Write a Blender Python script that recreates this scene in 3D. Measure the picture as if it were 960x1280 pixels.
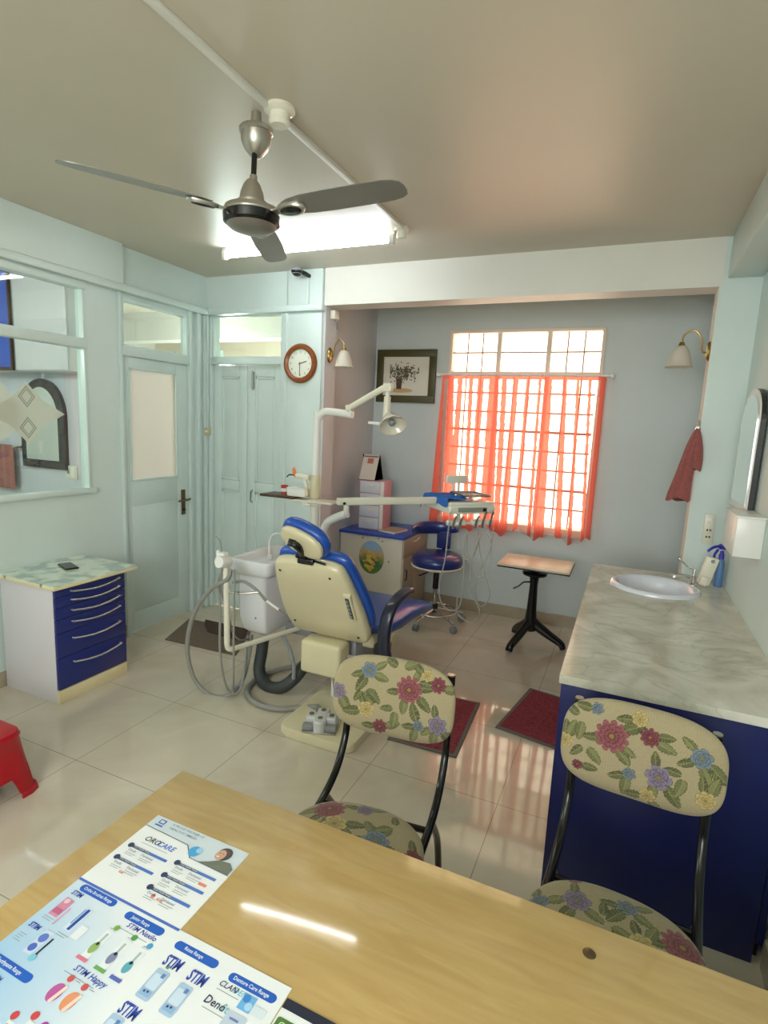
import bpy, bmesh, math, random
import numpy as np
from mathutils import Vector, Matrix, Euler
PI = math.pi
S = bpy.context.scene
for o in list(bpy.data.objects): bpy.data.objects.remove(o)
COL = S.collection

# ---------------------------------------------------------------- camera, world, light, exposure
cam_d = bpy.data.cameras.new('camera'); cam = bpy.data.objects.new('camera', cam_d); COL.objects.link(cam)
cam_d.sensor_fit = 'HORIZONTAL'; cam_d.sensor_width = 36.0
cam_d.lens = 692.326543245795 / 960.0 * 36.0
cam_d.clip_start = 0.02
RR = [[0.912966983323112, 0.40549288334232786, 0.0454621702146074], [0.10516988545636954, -0.12619725692761882, -0.9864144907375593], [-0.39424685484476696, 0.9053451131489415, -0.15785956905534548]]
cam.matrix_world = Matrix(((RR[0][0], -RR[1][0], -RR[2][0], 0), (RR[0][1], -RR[1][1], -RR[2][1], 0), (RR[0][2], -RR[1][2], -RR[2][2], 1.62), (0, 0, 0, 1)))
S.camera = cam
S.view_settings.view_transform = 'Standard'; S.view_settings.look = 'None'
S.view_settings.gamma = 1.0; S.view_settings.use_curve_mapping = False
S.view_settings.exposure = 0.70
W_ = bpy.data.worlds.new('world'); S.world = W_; W_.use_nodes = True
bg = W_.node_tree.nodes['Background']; bg.inputs[0].default_value = (1.0, 0.95, 0.85, 1); bg.inputs[1].default_value = 4.0
TUBE = 24.0
def area(name, loc, rot, sx, sy, power, color, portal=False):
    d = bpy.data.lights.new(name, 'AREA'); d.shape = 'RECTANGLE'; d.size = sx; d.size_y = sy; d.energy = power; d.color = color
    o = bpy.data.objects.new(name, d); COL.objects.link(o); o.location = loc; o.rotation_euler = rot
    if portal: d.cycles.is_portal = True
    return o
area('daylight_portal', (-0.88, 4.86, 1.60), (-PI/2, 0, 0), 1.2, 1.6, 1, (1, 1, 1), True)
area('rear_fill_light', (-.35, -1.74, 1.75), (PI/2, 0, 0), 1.5, 1.3, 44, (1.0, 0.985, 0.95))  # added fill panel on the rear wall, not a known window
area('rear_ceiling_fill', (-1.3, -.7, 2.66), (0, 0, 0), 1.3, .5, 10, (0.97, 0.99, 1.0))  # added overhead fill behind the camera, no known fixture
for nm, lc, pw in (('corridor_lamp', (-3.9, 4.6, 1.9), 55), ('next_room_bulb', (-4.5, .9, 2.3), 52)):
    d = bpy.data.lights.new(nm, 'POINT'); d.energy = pw; d.color = (0.94, 0.98, 1.0); d.shadow_soft_size = .12
    o = bpy.data.objects.new(nm, d); COL.objects.link(o); o.location = lc

# ---------------------------------------------------------------- materials
def hx(h, a=1):
    c = [int(h[i:i+2], 16) / 255 for i in (0, 2, 4)]
    return tuple((x / 12.92 if x <= .04045 else ((x + .055) / 1.055) ** 2.4) for x in c) + (a,)
def mat(name, col, rough=.5, metal=0, spec=.5, noise=0, nscale=8, bump=0, bscale=60, coat=0, alpha=1, trans=0, emit=None, es=0, sheen=0):
    m = bpy.data.materials.new(name); m.use_nodes = True
    nt = m.node_tree; b = nt.nodes['Principled BSDF']
    c = hx(col) if isinstance(col, str) else col
    b.inputs['Base Color'].default_value = c
    b.inputs['Roughness'].default_value = rough; b.inputs['Metallic'].default_value = metal
    b.inputs['Specular IOR Level'].default_value = spec
    b.inputs['Coat Weight'].default_value = coat; b.inputs['Alpha'].default_value = alpha
    b.inputs['Transmission Weight'].default_value = trans
    b.inputs['Sheen Weight'].default_value = sheen
    if emit: b.inputs['Emission Color'].default_value = hx(emit); b.inputs['Emission Strength'].default_value = es
    if noise:
        tc = nt.nodes.new('ShaderNodeTexCoord'); n = nt.nodes.new('ShaderNodeTexNoise'); n.inputs['Scale'].default_value = nscale; n.inputs['Detail'].default_value = 5
        mx = nt.nodes.new('ShaderNodeMix'); mx.data_type = 'RGBA'
        nt.links.new(tc.outputs['Object'], n.inputs['Vector'])
        mr = nt.nodes.new('ShaderNodeMapRange'); mr.inputs[1].default_value = .35; mr.inputs[2].default_value = .65
        nt.links.new(n.outputs['Fac'], mr.inputs[0]); nt.links.new(mr.outputs[0], mx.inputs['Factor'])
        mx.inputs['A'].default_value = tuple(x * (1 - noise) for x in c[:3]) + (1,)
        mx.inputs['B'].default_value = tuple(min(1, x * (1 + noise)) for x in c[:3]) + (1,)
        nt.links.new(mx.outputs['Result'], b.inputs['Base Color'])
    if bump:
        tc = nt.nodes.new('ShaderNodeTexCoord'); n = nt.nodes.new('ShaderNodeTexNoise'); n.inputs['Scale'].default_value = bscale; n.inputs['Detail'].default_value = 4
        bp = nt.nodes.new('ShaderNodeBump'); bp.inputs['Strength'].default_value = bump; bp.inputs['Distance'].default_value = .01
        nt.links.new(tc.outputs['Object'], n.inputs['Vector']); nt.links.new(n.outputs['Fac'], bp.inputs['Height']); nt.links.new(bp.outputs[0], b.inputs['Normal'])
    return m
M = {}
M['wall'] = mat('teal_wall_paint', 'D3E2DE', .42, noise=.025, nscale=2.5, bump=.08, bscale=25)
M['wood_teal'] = mat('teal_gloss_woodwork', 'D0E0DC', .32, noise=.03, nscale=4)
M['cream_wall'] = mat('white_beam_paint', 'DEDDD4', .5, noise=.02, nscale=3, bump=.1, bscale=40)
M['alcove'] = mat('mauve_wall_paint', 'C9CACB', .5, noise=.02, nscale=3)
M['backwall'] = mat('blue_grey_wall_paint', 'CAD5D5', .5, noise=.02, nscale=3)
M['ceiling'] = mat('ceiling_paint', 'C9C1AE', .38, noise=.02, nscale=1.5, bump=.05, bscale=12)
M['skirt'] = mat('skirting_tile', 'A99C86', .25, noise=.06, nscale=8)
M['white'] = mat('white_plastic', 'E9E9E4', .3)
M['offwhite'] = mat('off_white_enamel', 'E2E0D4', .25, coat=.3)
M['cream'] = mat('cream_moulded_plastic', 'D6CDAA', .28, coat=.4, noise=.02, nscale=6)
M['creamw'] = mat('pale_cream_plastic', 'E2DFCD', .32)
M['blue_vinyl'] = mat('blue_vinyl', '1F50AA', .3, noise=.05, nscale=10, coat=.2)
M['navy_vinyl'] = mat('navy_vinyl', '1E2B6E', .28, coat=.3)
M['blue_lam'] = mat('deep_blue_laminate', '041252', .4)
M['blue_drawer'] = mat('blue_drawer_laminate', '232E74', .35)
M['blue_top'] = mat('blue_cabinet_top', '2C4CB0', .3)
M['black'] = mat('black_metal', '0E0E10', .22, spec=.6)
M['blackp'] = mat('black_rubber', '17181A', .45)
M['darkhose'] = mat('dark_ribbed_hose', '3B3F3F', .5)
M['greyhose'] = mat('grey_hose', '8F8F88', .45)
M['palehose'] = mat('pale_grey_hose', 'A3A39B', .4)
M['chrome'] = mat('chrome', 'D8D8D8', .12, 1)
M['steel'] = mat('brushed_steel', 'B5B5B0', .28, 1)
M['brass'] = mat('old_brass', 'A58A52', .3, 1)
M['darkwood'] = mat('dark_wood', '4A3122', .4, noise=.2, nscale=20)
M['clockwood'] = mat('reddish_wood', '8A4A1E', .3, noise=.15, nscale=30)
M['paper'] = mat('paper', 'E6EAEA', .5)
M['red_plastic'] = mat('red_plastic', 'B01020', .3, noise=.03, nscale=4)
M['fan_blade'] = mat('fan_blade_enamel', '86827A', .3, .35)
M['fan_silver'] = mat('fan_silver', 'B9B4A9', .28, .8)
M['mat_border'] = mat('grey_mat_border', '6A6560', .8)
M['mat_brown'] = mat('brown_doormat', '776A5C', .95, noise=.15, nscale=90, bump=.6, bscale=300)
M['towel'] = mat('russet_towel', 'A65B55', .95, noise=.12, nscale=60, bump=.8, bscale=260, sheen=.3)
M['cloth_blue'] = mat('blue_cloth', '2265B8', .85, noise=.08, nscale=80, bump=.3, bscale=200)
M['white_side'] = mat('white_laminate', 'D9D6DA', .4)
M['edge_cream'] = mat('cream_edging', 'E5D9AE', .4)
M['cab_cream'] = mat('cream_cabinet_laminate', 'D9D2C2', .4, noise=.03, nscale=5)
M['pink'] = mat('pink_plastic', 'D0A2AC', .4)
M['smoke'] = mat('clear_drawer_plastic', 'D9DCE6', .2)
M['cream_shade'] = mat('frosted_lamp_glass', 'E7E0D0', .35, trans=.25)
M['purple'] = mat('purple_plastic', '3A2CB0', .35)
M['labelblue'] = mat('blue_label', '5B84B5', .4)
M['orange'] = mat('orange_shield', 'E8841E', .3)
M['redcup'] = mat('red_paper_cup', 'B5382F', .5)
M['mirror'] = mat('mirror_glass', 'E8EEEE', .02, 1)
M['dark_marble'] = mat('dark_marble_frame', '39302E', .15, noise=.5, nscale=14)
M['blueboard'] = mat('blue_panel', '3559C4', .4)
M['graylid'] = mat('grey_plastic', '8B8E90', .4)
M['ceramic'] = mat('glazed_ceramic', 'DCE0EA', .1, coat=.5)
M['wtable'] = mat('pale_veneer', 'D2C8B2', .35, noise=.06, nscale=12)
M['handle'] = mat('satin_handle', 'D5D6DA', .25, .7)
M['bronze'] = mat('aged_brass_plate', '6C5C44', .35, .8)

def nodes(name):
    m = bpy.data.materials.new(name); m.use_nodes = True
    nt = m.node_tree; return m, nt, nt.nodes['Principled BSDF'], (lambda t: nt.nodes.new('ShaderNode' + t)), nt.links.new
# floor: glossy cream tiles with thin joints
m, nt, b, N, Lk = nodes('glossy_cream_floor_tiles')
g = N('NewGeometry'); sx = N('SeparateXYZ'); Lk(g.outputs['Position'], sx.inputs[0])
def joint(out, off):
    a = N('Math'); a.operation = 'SUBTRACT'; Lk(out, a.inputs[0]); a.inputs[1].default_value = off
    p = N('Math'); p.operation = 'PINGPONG'; Lk(a.outputs[0], p.inputs[0]); p.inputs[1].default_value = .308
    c = N('Math'); c.operation = 'LESS_THAN'; Lk(p.outputs[0], c.inputs[0]); c.inputs[1].default_value = .0018; return c
jx = joint(sx.outputs[0], -2.216); jy = joint(sx.outputs[1], 1.616)
mxj = N('Math'); mxj.operation = 'MAXIMUM'; Lk(jx.outputs[0], mxj.inputs[0]); Lk(jy.outputs[0], mxj.inputs[1])
n1 = N('TexNoise'); n1.inputs['Scale'].default_value = 2.2; n1.inputs['Detail'].default_value = 6; n1.inputs['Distortion'].default_value = 1.2; Lk(g.outputs['Position'], n1.inputs['Vector'])
cr = N('ValToRGB'); cr.color_ramp.elements[0].position = .3; cr.color_ramp.elements[0].color = hx('C3B9A3'); cr.color_ramp.elements[1].position = .7; cr.color_ramp.elements[1].color = hx('D5CDBB')
Lk(n1.outputs['Fac'], cr.inputs[0])
mx = N('Mix'); mx.data_type = 'RGBA'; Lk(mxj.outputs[0], mx.inputs['Factor']); Lk(cr.outputs[0], mx.inputs['A']); mx.inputs['B'].default_value = hx('9C9080')
Lk(mx.outputs['Result'], b.inputs['Base Color']); b.inputs['Roughness'].default_value = .055; b.inputs['Specular IOR Level'].default_value = .65
M['floor'] = m
# marble
m, nt, b, N, Lk = nodes('grey_veined_marble')
g = N('NewGeometry'); n0 = N('TexNoise'); n0.inputs['Scale'].default_value = 3.0; n0.inputs['Detail'].default_value = 8; n0.inputs['Distortion'].default_value = 1.6; Lk(g.outputs['Position'], n0.inputs['Vector'])
cr = N('ValToRGB'); e = cr.color_ramp.elements; e[0].position = .40; e[0].color = hx('BDBCAA'); e[1].position = .62; e[1].color = hx('D8D7CA'); k = e.new(.50); k.color = hx('CCCBBC')
Lk(n0.outputs['Fac'], cr.inputs[0])
n2 = N('TexNoise'); n2.inputs['Scale'].default_value = 2.0; n2.inputs['Detail'].default_value = 6; n2.inputs['Distortion'].default_value = 2.5; Lk(g.outputs['Position'], n2.inputs['Vector'])
sb = N('Math'); sb.operation = 'SUBTRACT'; Lk(n2.outputs['Fac'], sb.inputs[0]); sb.inputs[1].default_value = .5
ab = N('Math'); ab.operation = 'ABSOLUTE'; Lk(sb.outputs[0], ab.inputs[0])
mr = N('MapRange'); mr.inputs[1].default_value = 0; mr.inputs[2].default_value = .022; mr.inputs[3].default_value = .3; mr.inputs[4].default_value = 0; Lk(ab.outputs[0], mr.inputs[0])
mx = N('Mix'); mx.data_type = 'RGBA'; Lk(mr.outputs[0], mx.inputs['Factor']); Lk(cr.outputs[0], mx.inputs['A']); mx.inputs['B'].default_value = hx('8E8E7C')
Lk(mx.outputs['Result'], b.inputs['Base Color']); b.inputs['Roughness'].default_value = .16
M['marble'] = m
# desk veneer
m, nt, b, N, Lk = nodes('glossy_tan_desk_laminate')
g = N('NewGeometry'); mp = N('Mapping'); mp.inputs['Scale'].default_value = (2.0, 16, 1); Lk(g.outputs['Position'], mp.inputs[0])
n0 = N('TexNoise'); n0.inputs['Scale'].default_value = 3.0; n0.inputs['Detail'].default_value = 7; n0.inputs['Distortion'].default_value = .8; Lk(mp.outputs[0], n0.inputs['Vector'])
cr = N('ValToRGB'); e = cr.color_ramp.elements; e[0].position = .3; e[0].color = hx('B89A62'); e[1].position = .7; e[1].color = hx('C4A870'); Lk(n0.outputs['Fac'], cr.inputs[0])
Lk(cr.outputs[0], b.inputs['Base Color']); b.inputs['Roughness'].default_value = .07; b.inputs['Specular IOR Level'].default_value = .55
M['desk'] = m
M['desk_side'] = mat('desk_side_veneer', 'A58A55', .4, noise=.06, nscale=10)
# painted fabric from a colour attribute
m, nt, b, N, Lk = nodes('floral_upholstery')
at_ = N('Attribute'); at_.attribute_name = 'pattern'; Lk(at_.outputs['Color'], b.inputs['Base Color']); b.inputs['Roughness'].default_value = .9; b.inputs['Sheen Weight'].default_value = .2
tc = N('TexCoord'); wv = N('TexNoise'); wv.inputs['Scale'].default_value = 500; bp = N('Bump'); bp.inputs['Strength'].default_value = .35; bp.inputs['Distance'].default_value = .004
Lk(tc.outputs['Object'], wv.inputs['Vector']); Lk(wv.outputs['Fac'], bp.inputs['Height']); Lk(bp.outputs[0], b.inputs['Normal'])
M['floral'] = m
# red mat carpet
m, nt, b, N, Lk = nodes('maroon_carpet')
g = N('NewGeometry'); n0 = N('TexNoise'); n0.inputs['Scale'].default_value = 70; n0.inputs['Detail'].default_value = 6; n0.inputs['Roughness'].default_value = .8; Lk(g.outputs['Position'], n0.inputs['Vector'])
cr = N('ValToRGB'); e = cr.color_ramp.elements; e[0].position = .38; e[0].color = hx('6E2230'); e[1].position = .62; e[1].color = hx('98404C'); Lk(n0.outputs['Fac'], cr.inputs[0])
Lk(cr.outputs[0], b.inputs['Base Color']); b.inputs['Roughness'].default_value = .95
M['carpet'] = m
# thin glass pane
def glassmat(name, tint, refl=1.0, frost=0.0, frostcol='FFFFFF'):
    m = bpy.data.materials.new(name); m.use_nodes = True; nt = m.node_tree; nt.nodes.clear()
    N = lambda t: nt.nodes.new('ShaderNode' + t)
    o = N('OutputMaterial'); t = N('BsdfTransparent'); t.inputs[0].default_value = hx(tint); gl = N('BsdfGlossy'); gl.inputs['Roughness'].default_value = .02
    lw = N('LayerWeight'); lw.inputs[0].default_value = .5; pw = N('Math'); pw.operation = 'POWER'; pw.inputs[1].default_value = 5; nt.links.new(lw.outputs['Facing'], pw.inputs[0])
    mu = N('Math'); mu.operation = 'MULTIPLY_ADD'; mu.inputs[1].default_value = .9 * min(refl, 1); mu.inputs[2].default_value = .04 * refl; mu.use_clamp = True
    nt.links.new(pw.outputs[0], mu.inputs[0]); mix = N('MixShader'); nt.links.new(mu.outputs[0], mix.inputs[0])
    src = t.outputs[0]
    if frost:
        tr = N('BsdfTranslucent'); tr.inputs[0].default_value = hx(frostcol); df = N('BsdfDiffuse'); df.inputs[0].default_value = hx(frostcol)
        a = N('MixShader'); a.inputs[0].default_value = .5; nt.links.new(tr.outputs[0], a.inputs[1]); nt.links.new(df.outputs[0], a.inputs[2])
        c = N('MixShader'); c.inputs[0].default_value = frost; nt.links.new(t.outputs[0], c.inputs[1]); nt.links.new(a.outputs[0], c.inputs[2]); src = c.outputs[0]
    nt.links.new(src, mix.inputs[1]); nt.links.new(gl.outputs[0], mix.inputs[2]); nt.links.new(mix.outputs[0], o.inputs[0])
    return m
M['glass'] = glassmat('clear_glass', 'EEF6F2', 1.6)
M['winglass'] = glassmat('patterned_window_glass', 'FBF6EC', 1.0, .12, 'FFF0DD')
M['frosted'] = glassmat('frosted_door_glass', 'F4F2EC', .6, .93, 'F3F0E8')
M['etched'] = glassmat('etched_glass', 'F4F4F0', .3, .55, 'E8E6DC')
M['etchline'] = glassmat('deep_etched_line', 'E8E8E4', .3, .45, '9FA09A')
M['sheer'] = glassmat('sheer_red_voile', 'FFF5F0', 0, .09, 'F2A090')
M['sheer_fold'] = glassmat('gathered_red_voile', 'FFA090', 0, .88, 'E67466')
def emis(name, col, st):
    m = bpy.data.materials.new(name); m.use_nodes = True; nt = m.node_tree; nt.nodes.clear()
    o = nt.nodes.new('ShaderNodeOutputMaterial'); e = nt.nodes.new('ShaderNodeEmission'); e.inputs[0].default_value = hx(col); e.inputs[1].default_value = st
    nt.links.new(e.outputs[0], o.inputs[0]); return m
M['tube'] = emis('lit_fluorescent_tube', 'F4FBFF', TUBE)

# flat print colours
PC = {}
def pc(h, r=.35):
    if h not in PC: PC[h] = mat('print_' + h, h, r)
    return PC[h]

# ---------------------------------------------------------------- helpers
WM = {}
def wm(o):
    return WM.get(o.name, Matrix.Identity(4)) if o else Matrix.Identity(4)
def catmull(pts, n=8):
    P = [Vector(p) for p in pts]
    if len(P) < 3: return P
    Q = [P[0] * 2 - P[1]] + P + [P[-1] * 2 - P[-2]]; out = []
    for i in range(1, len(Q) - 2):
        for k in range(n):
            t = k / n; a, b, c, d = Q[i-1], Q[i], Q[i+1], Q[i+2]
            out.append(.5 * ((2 * b) + (c - a) * t + (2 * a - 5 * b + 4 * c - d) * t * t + (3 * b - a - 3 * c + d) * t ** 3))
    out.append(P[-1]); return out
class MB:
    def __init__(s): s.bm = bmesh.new(); s.mats = []; s.X = Matrix.Identity(4)
    def mi(s, m):
        if m not in s.mats: s.mats.append(m)
        return s.mats.index(m)
    def face(s, vs, i):
        try: f = s.bm.faces.new(vs); f.material_index = i; return f
        except ValueError: return None
    def v(s, p): return s.bm.verts.new(s.X @ Vector(p))
    def merge(s, b2, m):
        i = s.mi(m); mp = {}
        for v in b2.verts: mp[v] = s.bm.verts.new(s.X @ v.co)
        for f in b2.faces: s.face([mp[v] for v in f.verts], i)
        b2.free(); return s
    def box(s, x0, x1, y0, y1, z0, z1, m, bev=0, seg=2, rot=None):
        b2 = bmesh.new(); bmesh.ops.create_cube(b2, size=1)
        c = Vector(((x0+x1)/2, (y0+y1)/2, (z0+z1)/2))
        T = Matrix.Translation(c) @ (rot.to_4x4() if rot else Matrix.Identity(4)) @ Matrix.Diagonal((abs(x1-x0), abs(y1-y0), abs(z1-z0), 1))
        bmesh.ops.transform(b2, matrix=T, verts=b2.verts)
        if bev: bmesh.ops.bevel(b2, geom=list(b2.edges), offset=bev, segments=seg, profile=.5, affect='EDGES')
        return s.merge(b2, m)
    def prism(s, pts, z0, z1, m, axis='z', bev=0, seg=2):
        b2 = bmesh.new()
        def mk(p, z): return {'z': (p[0], p[1], z), 'y': (p[0], z, p[1]), 'x': (z, p[0], p[1])}[axis]
        lo = [b2.verts.new(mk(p, z0)) for p in pts]; hi = [b2.verts.new(mk(p, z1)) for p in pts]; n = len(pts)
        b2.faces.new(lo); b2.faces.new(hi)
        for i in range(n): b2.faces.new((lo[i], lo[(i+1) % n], hi[(i+1) % n], hi[i]))
        if bev: bmesh.ops.bevel(b2, geom=[e for f in list(b2.faces)[:2] for e in f.edges], offset=bev, segments=seg, profile=.5, affect='EDGES')
        bmesh.ops.recalc_face_normals(b2, faces=b2.faces)
        return s.merge(b2, m)
    def tube(s, pts, r, m, seg=10, smooth=0, closed=False, flat=None):
        P = catmull(pts, smooth) if smooth else [Vector(p) for p in pts]
        i = s.mi(m); n = len(P); R = r if isinstance(r, (list, tuple)) else None
        up = None; rings = []
        for k, p in enumerate(P):
            if closed: d = (P[(k+1) % n] - P[k-1])
            else: d = P[min(k+1, n-1)] - P[max(k-1, 0)]
            if d.length < 1e-9: d = Vector((0, 0, 1))
            d.normalize()
            if up is None: up = d.orthogonal().normalized()
            up = (up - d * up.dot(d)); up = up.normalized() if up.length > 1e-6 else d.orthogonal().normalized()
            sd = d.cross(up); rr = (R[0] + (R[1] - R[0]) * k / (n - 1)) if R else r
            rings.append([s.v(p + (up * math.cos(a) + sd * math.sin(a)) * rr) for a in [2 * PI * j / seg for j in range(seg)]])
        for k in range(n if closed else n - 1):
            a, b = rings[k], rings[(k+1) % n]
            for j in range(seg): s.face((a[j], a[(j+1) % seg], b[(j+1) % seg], b[j]), i)
        if not closed: s.face(rings[0][::-1], i); s.face(rings[-1], i)
        return s
    def lathe(s, prof, m, seg=32, origin=(0, 0, 0), rot=None, sc=(1, 1)):
        i = s.mi(m); T = Matrix.Translation(origin) @ (rot.to_4x4() if rot else Matrix.Identity(4)); rings = []
        for r, z in prof:
            if r < 1e-6: rings.append([s.v(T @ Vector((0, 0, z)))])
            else: rings.append([s.v(T @ Vector((r * math.cos(2*PI*j/seg) * sc[0], r * math.sin(2*PI*j/seg) * sc[1], z))) for j in range(seg)])
        for a, b in zip(rings, rings[1:]):
            for j in range(seg):
                k = (j + 1) % seg
                if len(a) == 1 and len(b) == 1: continue
                if len(a) == 1: s.face((a[0], b[k], b[j]), i)
                elif len(b) == 1: s.face((a[j], a[k], b[0]), i)
                else: s.face((a[j], a[k], b[k], b[j]), i)
        return s
    def poly(s, pts, m):
        s.face([s.v(p) for p in pts], s.mi(m)); return s
    def text(s, txt, size, X, m, sxx=1, ext=0, shear=0, bold=0):
        c = bpy.data.curves.new('t', 'FONT'); c.body = txt; c.size = size; c.extrude = ext; c.shear = shear; c.align_x = 'LEFT'; c.align_y = 'CENTER'; c.resolution_u = 2; c.offset = size * bold
        o = bpy.data.objects.new('t', c); me = bpy.data.meshes.new_from_object(o)
        b2 = bmesh.new(); b2.from_mesh(me); bmesh.ops.transform(b2, matrix=X @ Matrix.Diagonal((sxx, 1, 1, 1)), verts=b2.verts)
        bpy.data.objects.remove(o); bpy.data.curves.remove(c); bpy.data.meshes.remove(me)
        return s.merge(b2, m)
    def build(s, name, parent=None, local=False, label=None, cat=None, group=None, kind=None, smooth=True, angle=40, norm=True):
        me = bpy.data.meshes.new(name)
        if norm: bmesh.ops.recalc_face_normals(s.bm, faces=s.bm.faces)
        o = bpy.data.objects.new(name, me); COL.objects.link(o)
        if parent:
            if not local: bmesh.ops.transform(s.bm, matrix=wm(parent).inverted(), verts=s.bm.verts)
            o.parent = parent; WM[o.name] = wm(parent)
        else:
            xs = [v.co for v in s.bm.verts]; lo = [min(c[k] for c in xs) for k in range(3)]; hi = [max(c[k] for c in xs) for k in range(3)]
            org = Vector(((lo[0]+hi[0])/2, (lo[1]+hi[1])/2, lo[2])); bmesh.ops.translate(s.bm, vec=-org, verts=s.bm.verts); o.location = org
            WM[o.name] = Matrix.Translation(org)
        s.bm.to_mesh(me); s.bm.free()
        for m in s.mats: me.materials.append(m)
        if smooth: me.shade_smooth(); me.set_sharp_from_angle(angle=math.radians(angle))
        return tag(o, label, cat, group, kind)
def tag(o, label=None, cat=None, group=None, kind=None):
    for k, v in (('label', label), ('category', cat), ('group', group), ('kind', kind)):
        if v: o[k] = v
    return o
def thing(name, loc, label, cat, rz=0, group=None):
    o = bpy.data.objects.new(name, None); COL.objects.link(o); o.location = loc; o.rotation_euler = (0, 0, rz); o.empty_display_size = .1
    WM[o.name] = Matrix.Translation(loc) @ Matrix.Rotation(rz, 4, 'Z')
    return tag(o, label, cat, group)
def bx(name, x0, x1, y0, y1, z0, z1, m, parent=None, bev=0, **k):
    b = MB(); b.box(x0, x1, y0, y1, z0, z1, m, bev); return b.build(name, parent, **k)
def struct(name, *boxes, bev=0, parent=None, **k):
    b = MB()
    for q in boxes: b.box(*q[:6], q[6], bev)
    return b.build(name, parent, kind=None if parent else 'structure', **k)
def rrect(cx, cy, hw, hh, r, n=6):
    out = []
    for (sx, sy, a0) in ((1, 1, 0), (-1, 1, 90), (-1, -1, 180), (1, -1, 270)):
        for k in range(n + 1):
            a = math.radians(a0 + 90 * k / n); out.append((cx + sx * (hw - r) + r * math.cos(a), cy + sy * (hh - r) + r * math.sin(a)))
    return out
RX = lambda d: Matrix.Rotation(math.radians(d), 3, 'X')
RY = lambda d: Matrix.Rotation(math.radians(d), 3, 'Y')
RZ = lambda d: Matrix.Rotation(math.radians(d), 3, 'Z')

# ---------------------------------------------------------------- room shell
XL, XR, YF, YB, ZC = -3.208, .55, 3.64, 4.705, 2.697
W, WT, CR = M['wall'], M['wood_teal'], M['cream_wall']
struct('floor', (-6.2, 1.0, -1.9, 6.4, -.08, 0, M['floor']), smooth=False)
struct('ceiling', (-6.2, 1.0, -1.9, 6.4, ZC, ZC + .1, M['ceiling']), smooth=False)
struct('wall_right', (XR, XR + .15, -1.9, YB + .2, 0, ZC, W), smooth=False)
struct('wall_rear', (-6.2, XR, -1.9, -1.78, 0, ZC, W), smooth=False)
struct('rear_fill_frame', (-1.15, -1.10, -1.78, -1.73, 1.05, 2.45, WT), (.40, .45, -1.78, -1.73, 1.05, 2.45, WT), (-1.10, .40, -1.78, -1.73, 1.05, 1.10, WT), (-1.10, .40, -1.78, -1.73, 2.40, 2.45, WT), bev=.004)   # unseen frame added around the rear fill light, no real window
# back wall with window opening
wx0, wx1, wz0, wz1 = -1.495, -.266, .79, 2.415
B = M['backwall']
struct('wall_back', (-2.3, wx0, YB, YB + .14, 0, ZC, B), (wx1, XR, YB, YB + .14, 0, ZC, B), (wx0, wx1, YB, YB + .14, 0, wz0, B), (wx0, wx1, YB, YB + .14, wz1, ZC, B), smooth=False)
A = M['alcove']
struct('wall_alcove_left', (-2.3, -2.2, YF + .16, YB, 0, ZC, A), smooth=False)
struct('wall_alcove_right', (.45, XR, YF + .16, YB, 0, ZC, B), smooth=False)
# columns and beams
struct('trim_1', (-2.44, -2.135, YF - .02, YF + .14, 0, ZC, W), bev=.012)
struct('trim_2', (-2.135, -2.115, YF + .0, YF + .16, 0, 2.44, A), smooth=False)
struct('trim_3', (.355, XR, YF, YF + .16, 0, ZC, W), smooth=False)
struct('trim_4', (.350, .3555, YF + .004, YF + .16, 0, 2.44, CR), smooth=False)
struct('trim_5', (-2.128, .362, YF - .004, YF + .17, 2.44, ZC, CR), smooth=False)       # beam over the alcove opening
struct('trim_6', (.385, XR, -1.78, YF - .004, 2.48, ZC, W), bev=.006)                     # beam along the right wall
# left wall: beams above, partition below
struct('trim_7', (XL, XL + .055, -1.78, 2.79, 2.445, ZC, W), bev=.004)
struct('wall_left_upper', (XL - .12, XL, -1.78, YF, 2.42, ZC, W), smooth=False)
struct('trim_8', (XL - .02, XL + .058, -1.78, YF, 2.40, 2.445, WT), bev=.004)             # moulding strip
wy0, wy1 = .7, 2.535
struct('wall_left', (XL - .08, XL, -1.78, wy0, 0, 2.42, W), (XL - .08, XL, wy0, wy1, 0, 1.10, W), (XL - .08, XL, wy1, 2.775, 0, 2.42, W),
       (XL - .08, XL, 3.44, YF, 0, 2.42, W), (XL - .08, XL, 2.775, 3.44, 2.365, 2.42, W), smooth=False)
# partition window
w = struct('window_1', (XL - .06, XL + .02, wy0, wy1, 2.0, 2.06, WT), (XL - .06, XL + .02, wy0, wy1, 2.355, 2.40, WT), (XL - .06, XL + .03, wy0, wy1 + .02, 1.085, 1.115, WT),
           (XL - .06, XL + .012, wy0, wy0 + .05, 1.1, 2.4, WT), (XL - .06, XL + .008, wy1 - .02, wy1, 1.1, 2.4, WT), bev=.003)
bx('pane', XL - .035, XL - .03, wy0 + .04, wy1 - .015, 1.11, 2.01, M['glass'], w, smooth=False)
bx('pane', XL - .035, XL - .03, wy0 + .04, wy1 - .015, 2.05, 2.36, M['glass'], w, smooth=False)
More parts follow.
